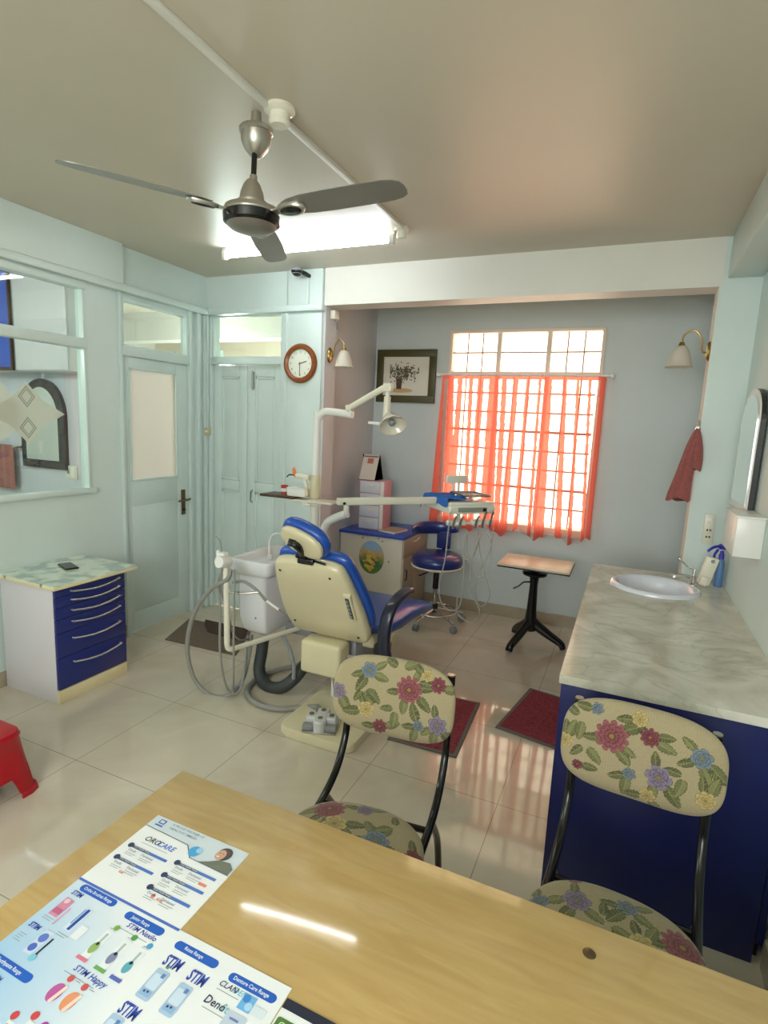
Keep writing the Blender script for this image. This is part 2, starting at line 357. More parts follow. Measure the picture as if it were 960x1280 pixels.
# etched star on the pane
b = MB(); cy, cz = 2.155, 1.585; xx = XL - .026
def star(cy, cz, rw, rh, m, x0, x1):
    pts = [(cy + rw, cz), (cy + .10, cz + .075), (cy, cz + rh), (cy - .10, cz + .075), (cy - rw, cz), (cy - .10, cz - .075), (cy, cz - rh), (cy + .10, cz - .075)]
    b.prism(pts, x0, x1, m, axis='x')
star(cy, cz, .235, .18, M['etched'], xx - .001, xx)
b.prism([(2.109, 1.621), (2.011, 1.765), (1.89, 1.804), (1.771, 1.76), (1.747, 1.407), (1.86, 1.362), (1.99, 1.421), (2.102, 1.493)], xx - .0035, xx - .0025, M['etched'], axis='x')
for dz in (.095, -.085):
    for k in (0, 1):
        r1, r2 = (.062, .056) if k == 0 else (.045, .04)
        for q in range(4):
            a0, a1 = q * PI / 2, (q + 1) * PI / 2
            pts = [(cy + r1 * .8 * math.cos(a0), cz + dz + r1 * math.sin(a0)), (cy + r1 * .8 * math.cos(a1), cz + dz + r1 * math.sin(a1)),
                   (cy + r2 * .8 * math.cos(a1), cz + dz + r2 * math.sin(a1)), (cy + r2 * .8 * math.cos(a0), cz + dz + r2 * math.sin(a0))]
            b.prism(pts, xx, xx + .001, M['etchline'], axis='x')
b.build('etched_star', w, smooth=False, label='frosted star with diamond outlines etched on the pane')
# left door with frosted glass, transom above
struct('trim_9', (XL - .06, XL + .022, 2.775, 2.80, 0, 2.40, WT), (XL - .06, XL + .022, 3.42, 3.45, 0, 2.40, WT), (XL - .06, XL + .022, 2.80, 3.42, 1.995, 2.055, WT), bev=.004)
struct('trim_10', (XL, XL + .03, 3.50, 3.535, 0, 2.40, WT), (XL, XL + .03, 3.585, 3.615, 0, 2.40, WT), bev=.004)
w = struct('window_2', (XL - .05, XL + .01, 2.80, 2.82, 2.055, 2.37, WT), (XL - .05, XL + .01, 3.40, 3.42, 2.055, 2.37, WT), (XL - .05, XL + .01, 2.82, 3.40, 2.35, 2.37, WT), (XL - .05, XL + .01, 2.82, 3.40, 2.055, 2.07, WT), bev=.002)
bx('pane', XL - .03, XL - .025, 2.815, 3.405, 2.065, 2.355, M['glass'], w, smooth=False)
d = struct('door_1', (XL - .04, XL - .002, 2.803, 2.86, .012, 1.99, WT), (XL - .04, XL - .002, 3.30, 3.417, .012, 1.99, WT), (XL - .04, XL - .002, 2.86, 3.30, 1.92, 1.99, WT),
           (XL - .04, XL - .002, 2.86, 3.30, .95, 1.135, WT), (XL - .04, XL - .002, 2.86, 3.30, .012, .16, WT), (XL - .035, XL - .0035, 2.857, 3.303, .158, .952, WT), bev=.003)
bx('pane', XL - .028, XL - .02, 2.855, 3.305, 1.13, 1.925, M['frosted'], d, smooth=False)
b = MB(); y0_, y1_, z0_, z1_ = 2.857, 3.303, 1.132, 1.923
for q in ((y0_, y1_, z0_, z0_ + .012), (y0_, y1_, z1_ - .012, z1_), (y0_, y0_ + .012, z0_, z1_), (y1_ - .012, y1_, z0_, z1_)): b.box(XL - .012, XL + .004, *q, WT, .002)
b.build('glazing_bead', d)
b = MB(); b.box(XL, XL + .008, 3.333, 3.373, .83, 1.03, M['bronze'], .003); b.tube([(XL, 3.355, .95), (XL + .05, 3.355, .95), (XL + .055, 3.31, .955), (XL + .05, 3.26, .95)], .008, M['bronze'], 8)
b.tube([(XL, 3.355, .95), (XL + .03, 3.38, .95), (XL + .035, 3.40, .955)], .007, M['bronze'], 8); b.tube([(XL, 3.353, .87), (XL + .02, 3.353, .87)], .009, M['black'], 10)
b.build('door_handle', d, label='aged brass lever handle on a long plate')
# front wall: double door, transom, upper wall
struct('wall_front', (-2.45, -2.44, YF, YF + .1, 0, ZC, W), (XL - .1, -2.44, YF, YF + .1, 2.42, ZC, W), (XL - .1, -3.165, YF, YF + .1, 0, 2.42, W), smooth=False)
struct('trim_11', (XL, -2.12, YF - .05, YF, 2.40, 2.445, WT), bev=.004)
struct('trim_12', (-3.19, -3.155, YF - .02, YF + .05, 0, 2.40, WT), (-2.485, -2.45, YF - .02, YF + .05, 0, 2.40, WT), (-3.155, -2.485, YF - .02, YF + .05, 2.025, 2.085, WT), bev=.004)
struct('trim_13', (-2.452, -2.425, YF - .03, YF - .005, 0, 2.40, WT), bev=.004)
w = struct('window_3', (-3.155, -3.14, YF, YF + .03, 2.085, 2.40, WT), (-2.50, -2.485, YF, YF + .03, 2.085, 2.40, WT), (-3.14, -2.50, YF, YF + .03, 2.385, 2.40, WT), bev=.002)
bx('pane', -3.145, -2.495, YF + .01, YF + .015, 2.083, 2.39, M['glass'], w, smooth=False)
def leaf(n, x0, x1):
    y = YF + .015
    d = struct('door_%d' % n, (x0, x0 + .075, y, y + .03, .012, 2.022, WT), (x1 - .075, x1, y, y + .03, .012, 2.022, WT), (x0 + .075, x1 - .075, y, y + .03, 1.935, 2.022, WT),
               (x0 + .075, x1 - .075, y, y + .03, 1.02, 1.10, WT), (x0 + .075, x1 - .075, y, y + .03, .012, .15, WT), (x0 + .075, x1 - .075, y + .014, y + .026, .15, 1.02, WT), (x0 + .075, x1 - .075, y + .014, y + .026, 1.10, 1.935, WT), bev=.005)
    b = MB()
    for za, zb in ((1.10, 1.935), (.15, 1.02)):
        xa, xb = x0 + .075, x1 - .075
        for q in ((xa, xb, za, za + .018), (xa, xb, zb - .018, zb), (xa, xa + .018, za, zb), (xb - .018, xb, za, zb)): b.box(q[0], q[1], y + .004, y + .016, q[2], q[3], WT, .004)
    b.build('panel_moulding', d); return d
d2 = leaf(2, -3.153, -2.822); d3 = leaf(3, -2.818, -2.487)
b = MB(); b.tube([(-2.76, YF + .01, .94), (-2.76, YF - .015, .95), (-2.76, YF - .015, 1.03), (-2.76, YF + .01, 1.04)], .006, M['steel'], 8); b.build('door_handle', d3, label='small steel pull handle')
b = MB(); b.box(-2.775, -2.745, YF + .004, YF + .013, 1.84, 1.97, M['steel'], .002); b.tube([(-2.76, YF, 1.83), (-2.76, YF, 1.98)], .006, M['steel'], 8); b.build('tower_bolt', d3, label='steel tower bolt at the top')
# skirtings
struct('baseboard_left', (XL, XL + .012, -1.78, 2.775, 0, .09, M['skirt']), smooth=False)
struct('baseboard_back', (-2.2, .45, YB - .012, YB, 0, .10, M['skirt']), smooth=False)
struct('baseboard_alcove', (-2.2, -2.188, YF + .16, YB - .012, 0, .10, M['skirt']), smooth=False)
struct('baseboard_right', (XR - .012, XR, -1.78, 1.86, 0, .10, M['skirt']), smooth=False)
# next room and corridor seen through the glass
N_ = M['alcove']
struct('wall_next_room_back', (-6.1, -3.85, 3.2, 3.3, 0, ZC, mat('pale_lilac_wall', 'CBCDD6', .5)), smooth=False)
struct('wall_next_room_side', (-6.2, -6.1, -1.9, 6.4, 0, ZC, CR), smooth=False)
struct('wall_corridor_end', (-6.1, -2.3, 5.9, 6.0, 0, ZC, mat('cream_corridor_wall', 'D9CDB8', .5)), smooth=False)
struct('trim_14', (-6.1, -2.3, 4.7, 4.9, 2.40, ZC, CR), smooth=False)
struct('trim_15', (-5.8, -5.74, 5.84, 5.9, 0, 2.45, WT), (-4.98, -4.92, 5.84, 5.9, 0, 2.45, WT), (-5.8, -4.92, 5.84, 5.9, 2.05, 2.11, WT), bev=.004)

# ---------------------------------------------------------------- window with grille (back wall)
PK = mat('pinkish_white_window_frame', 'F0DFD2', .4); GR = mat('white_window_grille', 'C4A393', .5)
w = struct('window_4', (wx0 - .01, wx0 + .018, YB - .012, YB + .10, wz0, wz1, PK), (wx1 - .018, wx1 + .01, YB - .012, YB + .10, wz0, wz1, PK), (wx0, wx1, YB - .02, YB + .10, wz1 - .016, wz1 + .01, PK),
           (wx0 - .02, wx1 + .02, YB - .035, YB + .10, wz0 - .02, wz0 + .04, PK), (wx0, wx1, YB + .01, YB + .08, 2.06, 2.09, PK), bev=.004)
mull = (-1.081, -.679)
b = MB()
for x in mull: b.box(x - .015, x + .015, YB + .01, YB + .07, wz0 + .04, 2.07, PK, .003); b.box(x - .018, x + .018, YB + .01, YB + .07, 2.085, wz1 - .012, PK, .003)
b.build('mullion', w)
cols = [wx0 + .018, mull[0] - .015, mull[0] + .015, mull[1] - .015, mull[1] + .015, wx1 - .018]
b = MB()
for k in range(3):
    a, c = cols[2*k], cols[2*k+1]
    for q in (1, 2):
        x = a + (c - a) * q / 3
        b.tube([(x, YB + .03, wz0 + .04), (x, YB + .03, 2.07)], .0068, GR, 6)
        if k != 1: b.tube([(x, YB + .03, 2.085), (x, YB + .03, wz1 - .012)], .0068, GR, 6)
    b.tube([(a, YB + .03, 2.245), (c, YB + .03, 2.245)], .0068, GR, 6)
for j in range(1, 8):
    z = wz0 + .04 + j * (2.07 - wz0 - .04) / 8
    b.tube([(wx0 + .03, YB + .028, z), (wx1 - .03, YB + .028, z)], .0075 if j not in (2, 5) else .011, GR, 6)
b.build('grille', w)
for k in range(3):
    a, c = cols[2*k] - .004, cols[2*k+1] + .004
    bx('pane', a, c, YB + .055, YB + .06, wz0 + .035, 2.075, M['winglass'], w, smooth=False)
    bx('pane', a, c, YB + .055, YB + .06, 2.085, wz1 - .012, M['winglass'], w, smooth=False)
# curtain rod and sheer curtain
t = thing('curtain_rod', (-.87, 4.63, 2.055), 'white curtain rod across the alcove window above the red curtain', 'curtain rod')
b = MB(); b.tube([(-1.56, 4.63, 2.055), (-.19, 4.63, 2.055)], .011, M['white'], 12); b.build('rod', t)
for x in (-1.55, -.20):
    b = MB(); b.lathe([(.0, -.012), (.018, -.01), (.022, 0), (.018, .01), (0, .014)], M['white'], 16, (x + (-.02 if x < -1 else .02), 4.63, 2.055), RY(90)); b.build('finial', t)
    bx('bracket', x - .006, x + .006, 4.63, YB, 2.045, 2.065, M['white'], t)
st = [[-1.526, -1.513, -1.574, -1.502], [-1.47, -1.434, -1.438, -1.36], [-1.384, -1.354, -1.401, -1.349], [-1.287, -1.267, -1.262, -1.231], [-1.211, -1.172, -1.216, -1.171], [-1.115, -1.053, -1.116, -1.002], [-1.011, -0.982, -0.992, -0.949], [-0.913, -0.887, -0.939, -0.886], [-0.814, -0.796, -0.824, -0.796], [-0.718, -0.707, -0.703, -0.689], [-0.669, -0.627, -0.652, -0.582], [-0.534, -0.516, -0.485, -0.445], [-0.433, -0.421, -0.379, -0.362], [-0.345, -0.335, -0.28, -0.267], [-0.256, -0.224, -0.25, -0.22]]
XT0, XT1 = st[0][0], st[-1][1]; XB0, XB1 = st[0][2], st[-1][3]
b = MB(); i0, i1 = b.mi(M['sheer']), b.mi(M['sheer_fold']); NU, NV = 260, 30; grid = []
random.seed(3); ph = [random.uniform(0, 6) for _ in range(4)]
for j in range(NV + 1):
    v = j / NV; row = []
    for i in range(NU + 1):
        u = i / NU; x = (XT0 + (XT1 - XT0) * u) * (1 - v) + (XB0 + (XB1 - XB0) * u) * v
        amp = .004 + .007 * v
        y = 4.625 - .01 * v + amp * (math.sin(u * 95 + ph[0]) * .6 + math.sin(u * 41 + ph[1] + v) * .5 + .3 * math.sin(u * 151 + ph[2]))
        z = 2.062 - v * (1.31 + .03 * math.sin(u * 30) + .012 * math.sin(u * 95) - (.02 * (1 - u)))
        row.append((b.v((x, y, z)), x))
    grid.append(row)
for j in range(NV):
    v = (j + .5) / NV
    for i in range(NU):
        x = (grid[j][i][1] + grid[j][i+1][1] + grid[j+1][i][1] + grid[j+1][i+1][1]) / 4
        fold = any(a * (1 - v) + c * v - .006 <= x <= bb * (1 - v) + d * v + .006 for a, bb, c, d in st) or j < 1
        b.face((grid[j][i][0], grid[j][i+1][0], grid[j+1][i+1][0], grid[j+1][i][0]), i1 if fold else i0)
b.build('sheer_curtain', label='sheer red curtain gathered in folds, hanging over the barred window', cat='curtain', norm=False)

# ---------------------------------------------------------------- ceiling: conduit, roses, tube light, fan, camera
t = thing('ceiling_conduit', (-1.27, 1.76, ZC), 'white cable conduit with round roses running along the ceiling', 'conduit')
b = MB(); b.box(-1.285, -1.26, -1.78, 3.02, ZC - .018, ZC, M['cream_wall'], .003); b.build('trunking', t)
for x, y in ((-1.25, 1.79), (-1.285, 3.02)):
    b = MB(); k = 1 if y < 2 else .75
    b.lathe([(.0, 0), (.052*k, 0), (.055*k, -.012), (.045*k, -.02), (.036*k, -.022), (.038*k, -.05), (.03*k, -.06), (0, -.062)], M['creamw'], 24, (x, y, ZC)); b.build('ceiling_rose', t)
t = thing('tube_light', (-1.94, 3.05, 2.66), 'lit fluorescent tube batten on the ceiling beyond the fan', 'tube light')
bx('batten', -2.56, -1.34, 3.045, 3.075, 2.672, ZC, M['white'], t, .004)
b = MB(); b.tube([(-2.52, 3.045, 2.643), (-1.37, 3.045, 2.643)], .0135, M['tube'], 14); b.build('lit_tube', t, label='glowing white tube')
for x in (-2.535, -1.355): bx('lamp_holder', x - .014, x + .014, 3.028, 3.062, 2.622, 2.672, M['white'], t, .003)
# fan
HX, HY, HZ = -1.335, 1.75, 2.34
t = thing('ceiling_fan', (HX, HY, HZ), 'three-bladed ceiling fan with grey blades and black and silver motor', 'ceiling fan')
TX, TY = -1.345, 1.785
def fp(z): k = (z - HZ) / (ZC - HZ); return (HX + (TX - HX) * k, HY + (TY - HY) * k, z)
b = MB(); b.lathe([(.0, 0), (.018, 0), (.02, -.045), (.056, -.05), (.060, -.055), (.060, -.066), (.055, -.07), (.053, -.095), (.042, -.12), (.026, -.138), (.014, -.148), (0, -.15)], M['fan_silver'], 32, fp(ZC - .005)); b.build('canopy', t)
b = MB(); b.tube([fp(2.57), fp(2.42)], .010, M['black'], 12); b.tube([fp(2.475), fp(2.46)], .014, M['fan_silver'], 12); b.build('down_rod', t)
b = MB(); b.lathe([(0, .115), (.018, .115), (.03, .10), (.04, .075), (.045, .045), (.058, .04), (.058, .03), (.04, .02), (0, .02)], M['fan_silver'], 32, (HX, HY, HZ)); b.build('lower_cup', t)
b = MB(); b.lathe([(0, .03), (.07, .028), (.095, .02), (.100, .005), (.098, 0)], M['fan_silver'], 40, (HX, HY, HZ)); b.lathe([(.098, 0), (.102, -.004), (.100, -.03), (.09, -.038)], M['black'], 40, (HX, HY, HZ))
b.lathe([(.09, -.038), (.075, -.05), (.04, -.062), (0, -.065)], M['fan_blade'], 40, (HX, HY, HZ)); b.build('motor', t)
for ang in (238.5, 356.5, 116):
    R3 = RZ(ang)
    def place(p, pitch=-11): return Vector((HX, HY, HZ)) + R3 @ (RX(pitch) @ Vector(p))
    xs = [.15, .18, .24, .34, .46, .55, .585, .605, .612]; hw = [.030, .042, .052, .055, .055, .052, .045, .032, .012]
    up = [(x, h) for x, h in zip(xs, hw)]; dn = [(x, -h) for x, h in zip(xs, hw)][::-1]
    b = MB(); top = [b.v(place((x, y, .008))) for x, y in up + dn]; bot = [b.v(place((x, y, .0055))) for x, y in up + dn]; i = b.mi(M['fan_blade'])
    n = len(xs)
    for L, s in ((top, 1), (bot, -1)):
        for k in range(n - 1): b.face((L[k], L[k+1], L[2*n-2-k], L[2*n-1-k]), i)
    for k in range(2 * n): b.face((top[k], top[(k+1) % (2*n)], bot[(k+1) % (2*n)], bot[k]), i)
    bl = b.build('blade', t, angle=60)
    b = MB(); i = b.mi(M['fan_silver'])
    pts = [place((.08, .016, -.002), -4), place((.13, .014, .0), -9), place((.13, -.014, .0), -9), place((.08, -.016, -.002), -4)]
    lo = [b.v(p + Vector((0, 0, -.004))) for p in pts]; hi = [b.v(p + Vector((0, 0, .002))) for p in pts]
    b.face(lo, i); b.face(hi, i)
    for k in range(4): b.face((lo[k], lo[(k+1) % 4], hi[(k+1) % 4], hi[k]), i)
    c = place((.175, 0, .001)); rr = R3 @ RX(-13)
    b.lathe([(0, -.012), (.038, -.010), (.042, -.004), (.042, .003), (0, .003)], M['fan_silver'], 24, c, rr, (1.35, .8))
    b.lathe([(0, -.0155), (.028, -.013), (.032, -.010), (0, -.010)], M['black'], 24, c, rr, (1.35, .75))
    b.build('blade_bracket', t)
# CCTV
t = thing('security_camera', (-2.27, 3.56, 2.64), 'small dark dome security camera high on the teal column', 'camera')
b = MB(); b.lathe([(0, .02), (.03, .02), (.034, 0), (.03, -.02), (.015, -.033), (0, -.036)], M['graylid'], 20, (-2.285, 3.51, 2.655), None, (1.15, 1.15)); b.lathe([(0, -.037), (.016, -.034), (.027, -.024), (.036, -.008), (.0365, 0)], M['black'], 16, (-2.285, 3.51, 2.655), None, (1.15, 1.15)); b.build('dome', t)
b = MB(); b.tube([(-2.27, 3.545, 2.655), (-2.255, 3.58, 2.65), (-2.25, 3.62, 2.645)], .016, M['black'], 10); b.build('bracket', t)
b = MB(); b.box(-2.265, -2.245, 3.606, 3.62, 2.45, 2.64, W, .002); b.build('cable_trunking', label='teal painted cable trunking on the column under the security camera', cat='trunking')

# ---------------------------------------------------------------- wall things
def on_front(z): return z
# clock
cx, cz, cy = -2.305, 2.03, YF - .02
t = thing('wall_clock', (cx, cy, cz), 'round wooden-framed wall clock with white face on the teal column', 'clock')
b = MB(); b.lathe([(.103, 0), (.140, 0), (.144, .012), (.135, .026), (.118, .030), (.104, .022), (.103, .012)], M['clockwood'], 48, (cx, cy, cz), RX(90)); b.build('frame', t)
b = MB(); b.lathe([(0, .010), (.106, .010), (.106, 0), (0, 0)], mat('clock_face', 'E9EBDD', .4), 48, (cx, cy, cz), RX(90)); DK = pc('3A3A34')
for h in range(12):
    a = PI / 2 - h * PI / 6; s_ = str(h or 12)
    b.text(s_, .024, Matrix.Translation((cx + .083 * math.cos(a) - .006 * len(s_), cy - .0106, cz + .083 * math.sin(a))) @ Matrix.Rotation(PI/2, 4, 'X'), DK)
for q in range(60):
    a = q * PI / 30; X = Matrix.Translation((cx, cy - .0106, cz)) @ Matrix.Rotation(-a, 4, 'Y'); b.X = X; b.poly([(-.0006, 0, .096), (.0006, 0, .096), (.0006, 0, .101), (-.0006, 0, .101)], DK); b.X = Matrix.Identity(4)
b.build('dial', t)
def hand(L, wd, ang, y, nm):
    b = MB(); b.X = Matrix.Translation((cx, y, cz)) @ Matrix.Rotation(ang, 4, 'Y'); b.box(-wd, wd, -.001, .001, -.012, L, M['black']); b.build(nm, t)
hand(.058, .0028, math.radians(74), cy - .014, 'hour_hand'); hand(.088, .002, math.radians(181), cy - .017, 'minute_hand')
# picture
t = thing('framed_picture', (-1.9, YB, 1.81), 'olive green framed print of a potted bush on the alcove wall', 'picture')
px0, px1, pz0, pz1 = -2.172, -1.612, 1.812, 2.272
OL = mat('olive_frame', '4A4620', .45); b = MB(); fw = .062
for q in ((px0, px1, pz0, pz0 + fw), (px0, px1, pz1 - fw, pz1), (px0, px0 + fw, pz0 + fw, pz1 - fw), (px1 - fw, px1, pz0 + fw, pz1 - fw)): b.box(q[0], q[1], YB - .028, YB, q[2], q[3], OL, .003)
b.build('frame', t)
b = MB(); y = YB - .012; b.box(px0 + fw, px1 - fw, y, YB - .004, pz0 + fw, pz1 - fw, mat('aged_print_paper', 'DDD9CC', .5))
random.seed(11); y -= .0008; pcx, pcz = -1.955, 1.93
b.poly([(pcx - .045 + .24 * math.cos(a) * .5 + .06, y, pcz - .012 + .02 * math.sin(a)) for a in [k * PI / 12 for k in range(24)]], pc('C9A46E', .6)); y -= .0006
b.poly([(pcx - .03, y, pcz + .09), (pcx + .03, y, pcz + .09), (pcx + .024, y, pcz), (pcx - .024, y, pcz)], pc('4A2E22', .6)); y -= .0005
for k in range(210):
    lx = random.gauss(.04, .07); lz = .115 + random.gauss(.03, .035) + .1 * abs(lx) * 0; a = random.uniform(0, PI); L = random.uniform(.010, .019); wd = .0052
    c_ = Vector((pcx + max(-.085, min(.18, lx)), y - k * 2e-6, pcz + lz)); dx = Vector((math.cos(a), 0, math.sin(a))); n_ = Vector((-math.sin(a), 0, math.cos(a)))
    b.poly([c_ - dx * L, c_ + n_ * wd, c_ + dx * L, c_ - n_ * wd], pc(random.choice(['5A5A3C', '6B6244', '3F3D2E']), .6))
for k in range(9):
    a = math.radians(20 + 15 * k); b.poly([(pcx - .002, y, pcz + .09), (pcx + .002, y, pcz + .09), (pcx + .12 * math.cos(a) + .03, y, pcz + .09 + .1 * math.sin(a))], pc('5A4A38', .6))
b.build('print', t, smooth=False, norm=False)
# wall lamps
def wall_lamp(px_, py_, pz_, dirx, label, reach):
    t = thing('wall_lamp', (px_, py_, pz_), label, 'wall lamp')
    b = MB(); b.lathe([(0, 0), (.042, 0), (.045, .006), (.038, .016), (.02, .020), (0, .022)], M['brass'], 24, (px_, py_, pz_), RY(90 * dirx), (1.25, .8)); b.build('wall_plate', t)
    X = lambda u: px_ + dirx * u
    b = MB(); b.tube([(X(.012), py_, pz_ - .005), (X(.04), py_, pz_), (X(.045), py_, pz_ + .06), (X(.07), py_, pz_ + .105), (X(reach * .7), py_, pz_ + .115), (X(reach * .95), py_, pz_ + .09), (X(reach), py_, pz_ + .05)], .0048, M['brass'], 8, 6); b.build('arm', t)
    b = MB(); o_ = (X(reach), py_, pz_ - .06)
    b.lathe([(.0, .115), (.012, .113), (.018, .095), (.022, .088), (0, .088)], M['brass'], 20, o_); b.build('lamp_cap', t)
    b = MB(); b.lathe([(.020, .092), (.034, .08), (.048, .05), (.057, .02), (.064, -.015), (.076, -.028), (.073, -.028), (.061, -.013), (.054, .02), (.045, .05), (.031, .078), (.018, .088)], M['cream_shade'], 32, o_); b.build('shade', t)
wall_lamp(-2.135 + .02, 3.705, 2.10, 1, 'brass wall lamp with bell shade beside the clock column', .125)
wall_lamp(.352, 3.70, 2.105, -1, 'brass wall lamp with bell shade above the hanging towel', .145)
# socket, switch box, junction box
def plate(name, x0, x1, y, z0, z1, label, cat, m, holes):
    t = thing(name, ((x0 + x1) / 2, y, z0), label, cat)
    bx('plate', x0, x1, y - .014, y, z0, z1, m, t, .003)
    for (hx_, hz_, hw_, hh_, mm) in holes: bx('switch' if mm is M['white'] else 'socket_hole', hx_ - hw_, hx_ + hw_, y - .019, y - .012, hz_ - hh_, hz_ + hh_, mm, t, .001)
plate('wall_socket', .432, .487, YF, 1.02, 1.19, 'cream electric socket and switch plate on the right column', 'socket', M['creamw'], [(.46, 1.155, .013, .018, M['white']), (.452, 1.10, .004, .005, M['black']), (.467, 1.10, .004, .005, M['black']), (.452, 1.06, .004, .005, M['black']), (.467, 1.06, .004, .005, M['black'])])
t = thing('bell_switch', (-3.16, 3.60, 1.47), 'yellowed bell switch box in the corner by the frosted door', 'switch')
bx('box', -3.187, -3.150, 3.575, 3.615, 1.46, 1.52, mat('yellowed_plastic', 'C8BC94', .4), t, .006); b = MB(); b.lathe([(0, 0), (.012, 0), (.010, .008), (0, .01)], M['creamw'], 16, (-3.165, 3.575, 1.49), RX(90)); b.build('button', t)
b = MB(); b.box(-3.175, -3.158, 3.588, 3.602, 1.52, 2.40, WT, .002); b.build('conduit', label='teal painted conduit above the corner switch box', cat='conduit')
t = thing('junction_box', (-2.06, 3.83, 2.35), 'small white junction box with cable under the alcove beam', 'junction box')
bx('box', -2.112, -2.075, 3.70, 3.77, 2.36, 2.42, M['creamw'], t, .004); b = MB(); b.tube([(-2.09, 3.73, 2.36), (-2.085, 3.75, 2.33), (-2.10, 3.78, 2.30)], .006, M['graylid'], 8, 4); b.build('cable', t)

# ---------------------------------------------------------------- desk with brochures
DZ = .76
t = thing('desk', (-.2, .6, 0), 'tan wooden office desk with a glossy top in the foreground', 'desk')
bx('desktop', -.918, .50, .18, .948, DZ - .03, DZ, M['desk'], t, .003)
bx('side_panel', -.85, -.825, .24, .90, 0, DZ - .03, M['desk_side'], t); bx('side_panel', .42, .445, .24, .90, 0, DZ - .03, M['desk_side'], t)
bx('modesty_panel', -.825, .42, .66, .68, .25, DZ - .03, M['desk_side'], t)
b = MB(); b.lathe([(0, .0008), (.010, .0008), (.011, 0), (0, 0)], M['bronze'], 20, (.026, .886, DZ)); b.build('metal_stud', t)
FX = Matrix.Translation
P0 = DZ + .0012
def flat(b, pts, h, k=1): b.poly([(x, y, P0 + .0003 * k) for x, y in pts], pc(h))
def rect(b, x0, y0, x1, y1, h, k=1): flat(b, [(x0, y0), (x1, y0), (x1, y1), (x0, y1)], h, k)
def disc(b, x, y, r, h, k=1, e=1): flat(b, [(x + r * math.cos(a), y + e * r * math.sin(a)) for a in [q * PI / 8 for q in range(16)]], h, k)
def txt(b, s, x, y, size, h, sx=1, k=2, shear=0, bold=.012): b.text(s, size, FX((x, y, P0 + .0003 * k)), pc(h), sx, shear=shear, bold=bold)
def lines(b, x, y, w, n, h='9AA3A8', dy=.004, t_=.0012):
    for q in range(n): rect(b, x, y - q * dy, x + w * (1 - .18 * (q % 3)), y - q * dy - t_, h)
# small leaflet
b = MB(); b.box(-.850, -.609, .614, .805, DZ, P0, M['paper'])
rect(b, -.850, .614, -.609, .6185, '4E6FC4'); 
flat(b, [(-.849, .804), (-.610, .804), (-.610, .742), (-.705, .744), (-.732, .768), (-.849, .772)], 'C9D6DC')
flat(b, [(-.849, .7725), (-.732, .7685), (-.705, .7445), (-.610, .7425), (-.610, .7412), (-.7065, .743), (-.733, .767), (-.849, .771)], '3E4A5C', 2)
rect(b, -.835, .780, -.815, .784, '4C6CB5', 2); rect(b, -.833, .787, -.817, .799, '4C6CB5', 2); rect(b, -.830, .7895, -.820, .7965, 'C9D6DC', 3)
txt(b, 'A PROUD PARTNER OF', -.800, .797, .008, '7D8C9C', 1.0, 2); txt(b, 'HEALTHY SMILES', -.800, .787, .008, '7D8C9C', 1.2, 2)
disc(b, -.708, .760, .013, '4AA3D8', 3); disc(b, -.700, .766, .007, '9FCBE6', 4)
# person printed on the header: plain hooded figure
flat(b, [(-.685, .7435), (-.612, .7425), (-.612, .757), (-.625, .768), (-.648, .765), (-.668, .752)], '6E7466', 3)
disc(b, -.650, .781, .0155, '4A4440', 3, 1.05); disc(b, -.656, .776, .0105, 'C99C82', 4, 1.25); disc(b, -.659, .7705, .003, 'F3EDE6', 5, .5); rect(b, -.661, .779, -.658, .7805, '3A2E28', 5); rect(b, -.654, .779, -.651, .7805, '3A2E28', 5)
txt(b, 'ORO', -.822, .744, .0175, '3B4552', 1.0, 2, .15); txt(b, 'CARE', -.789, .744, .0175, '4E74CC', 1.0, 2, .15)
rect(b, -.820, .7325, -.752, .7315, '8E99A4')
for (x, y) in ((-.832, .717), (-.832, .683), (-.718, .724), (-.718, .691), (-.720, .659)):
    rect(b, x, y - .0035, x + .050, y + .0025, '41506B', 2); rect(b, x + .050, y - .0035, x + .094, y + .0025, '4E78C4', 2); disc(b, x, y, .0062, '34415C', 3)
    txt(b, 'Oral Health Range', x + .009, y - .0002, .0055, 'C8D4E4', 1, 4)
    txt(b, 'Orofit', x + .004, y - .010, .0075, '8894A2'); txt(b, 'Dentaseal', x + .038, y - .010, .0075, '8894A2'); lines(b, x + .004, y - .016, .025, 2); lines(b, x + .040, y - .016, .03, 2)
rect(b, -.648, .702, -.630, .708, 'E0866E', 2); txt(b, 'Gel', -.800, .660, .008, 'D85A58'); txt(b, 'Kidz', -.690, .645, .008, 'D8683A'); disc(b, -.700, .647, .004, 'E07878', 2)
b.build('leaflet', label='small white leaflet headed OROCARE with a photo of a smiling person in a hood', cat='leaflet', smooth=False, norm=False)
# large brochure
b = MB()
m, nt, bb, N, Lk = nodes('brochure_gradient_paper'); g = N('NewGeometry'); mp = N('Mapping'); mp.inputs['Location'].default_value = (.93, -.34, 0); Lk(g.outputs['Position'], mp.inputs[0]); ln = N('VectorMath'); ln.operation = 'LENGTH'; Lk(mp.outputs[0], ln.inputs[0])
mr = N('MapRange'); mr.inputs[1].default_value = .76; mr.inputs[2].default_value = .84; mr.inputs[3].default_value = 1; mr.inputs[4].default_value = 0; Lk(ln.outputs['Value'], mr.inputs[0])
mx = N('Mix'); mx.data_type = 'RGBA'; Lk(mr.outputs[0], mx.inputs['Factor']); mx.inputs['A'].default_value = hx('E6EBEC'); mx.inputs['B'].default_value = hx('88BCE0'); Lk(mx.outputs['Result'], bb.inputs['Base Color']); bb.inputs['Roughness'].default_value = .3
mp.inputs['Location'].default_value = (.93, -.34, 0); mp.vector_type = 'POINT'
b.box(-.850, -.386, .25, .618, DZ, P0, m)
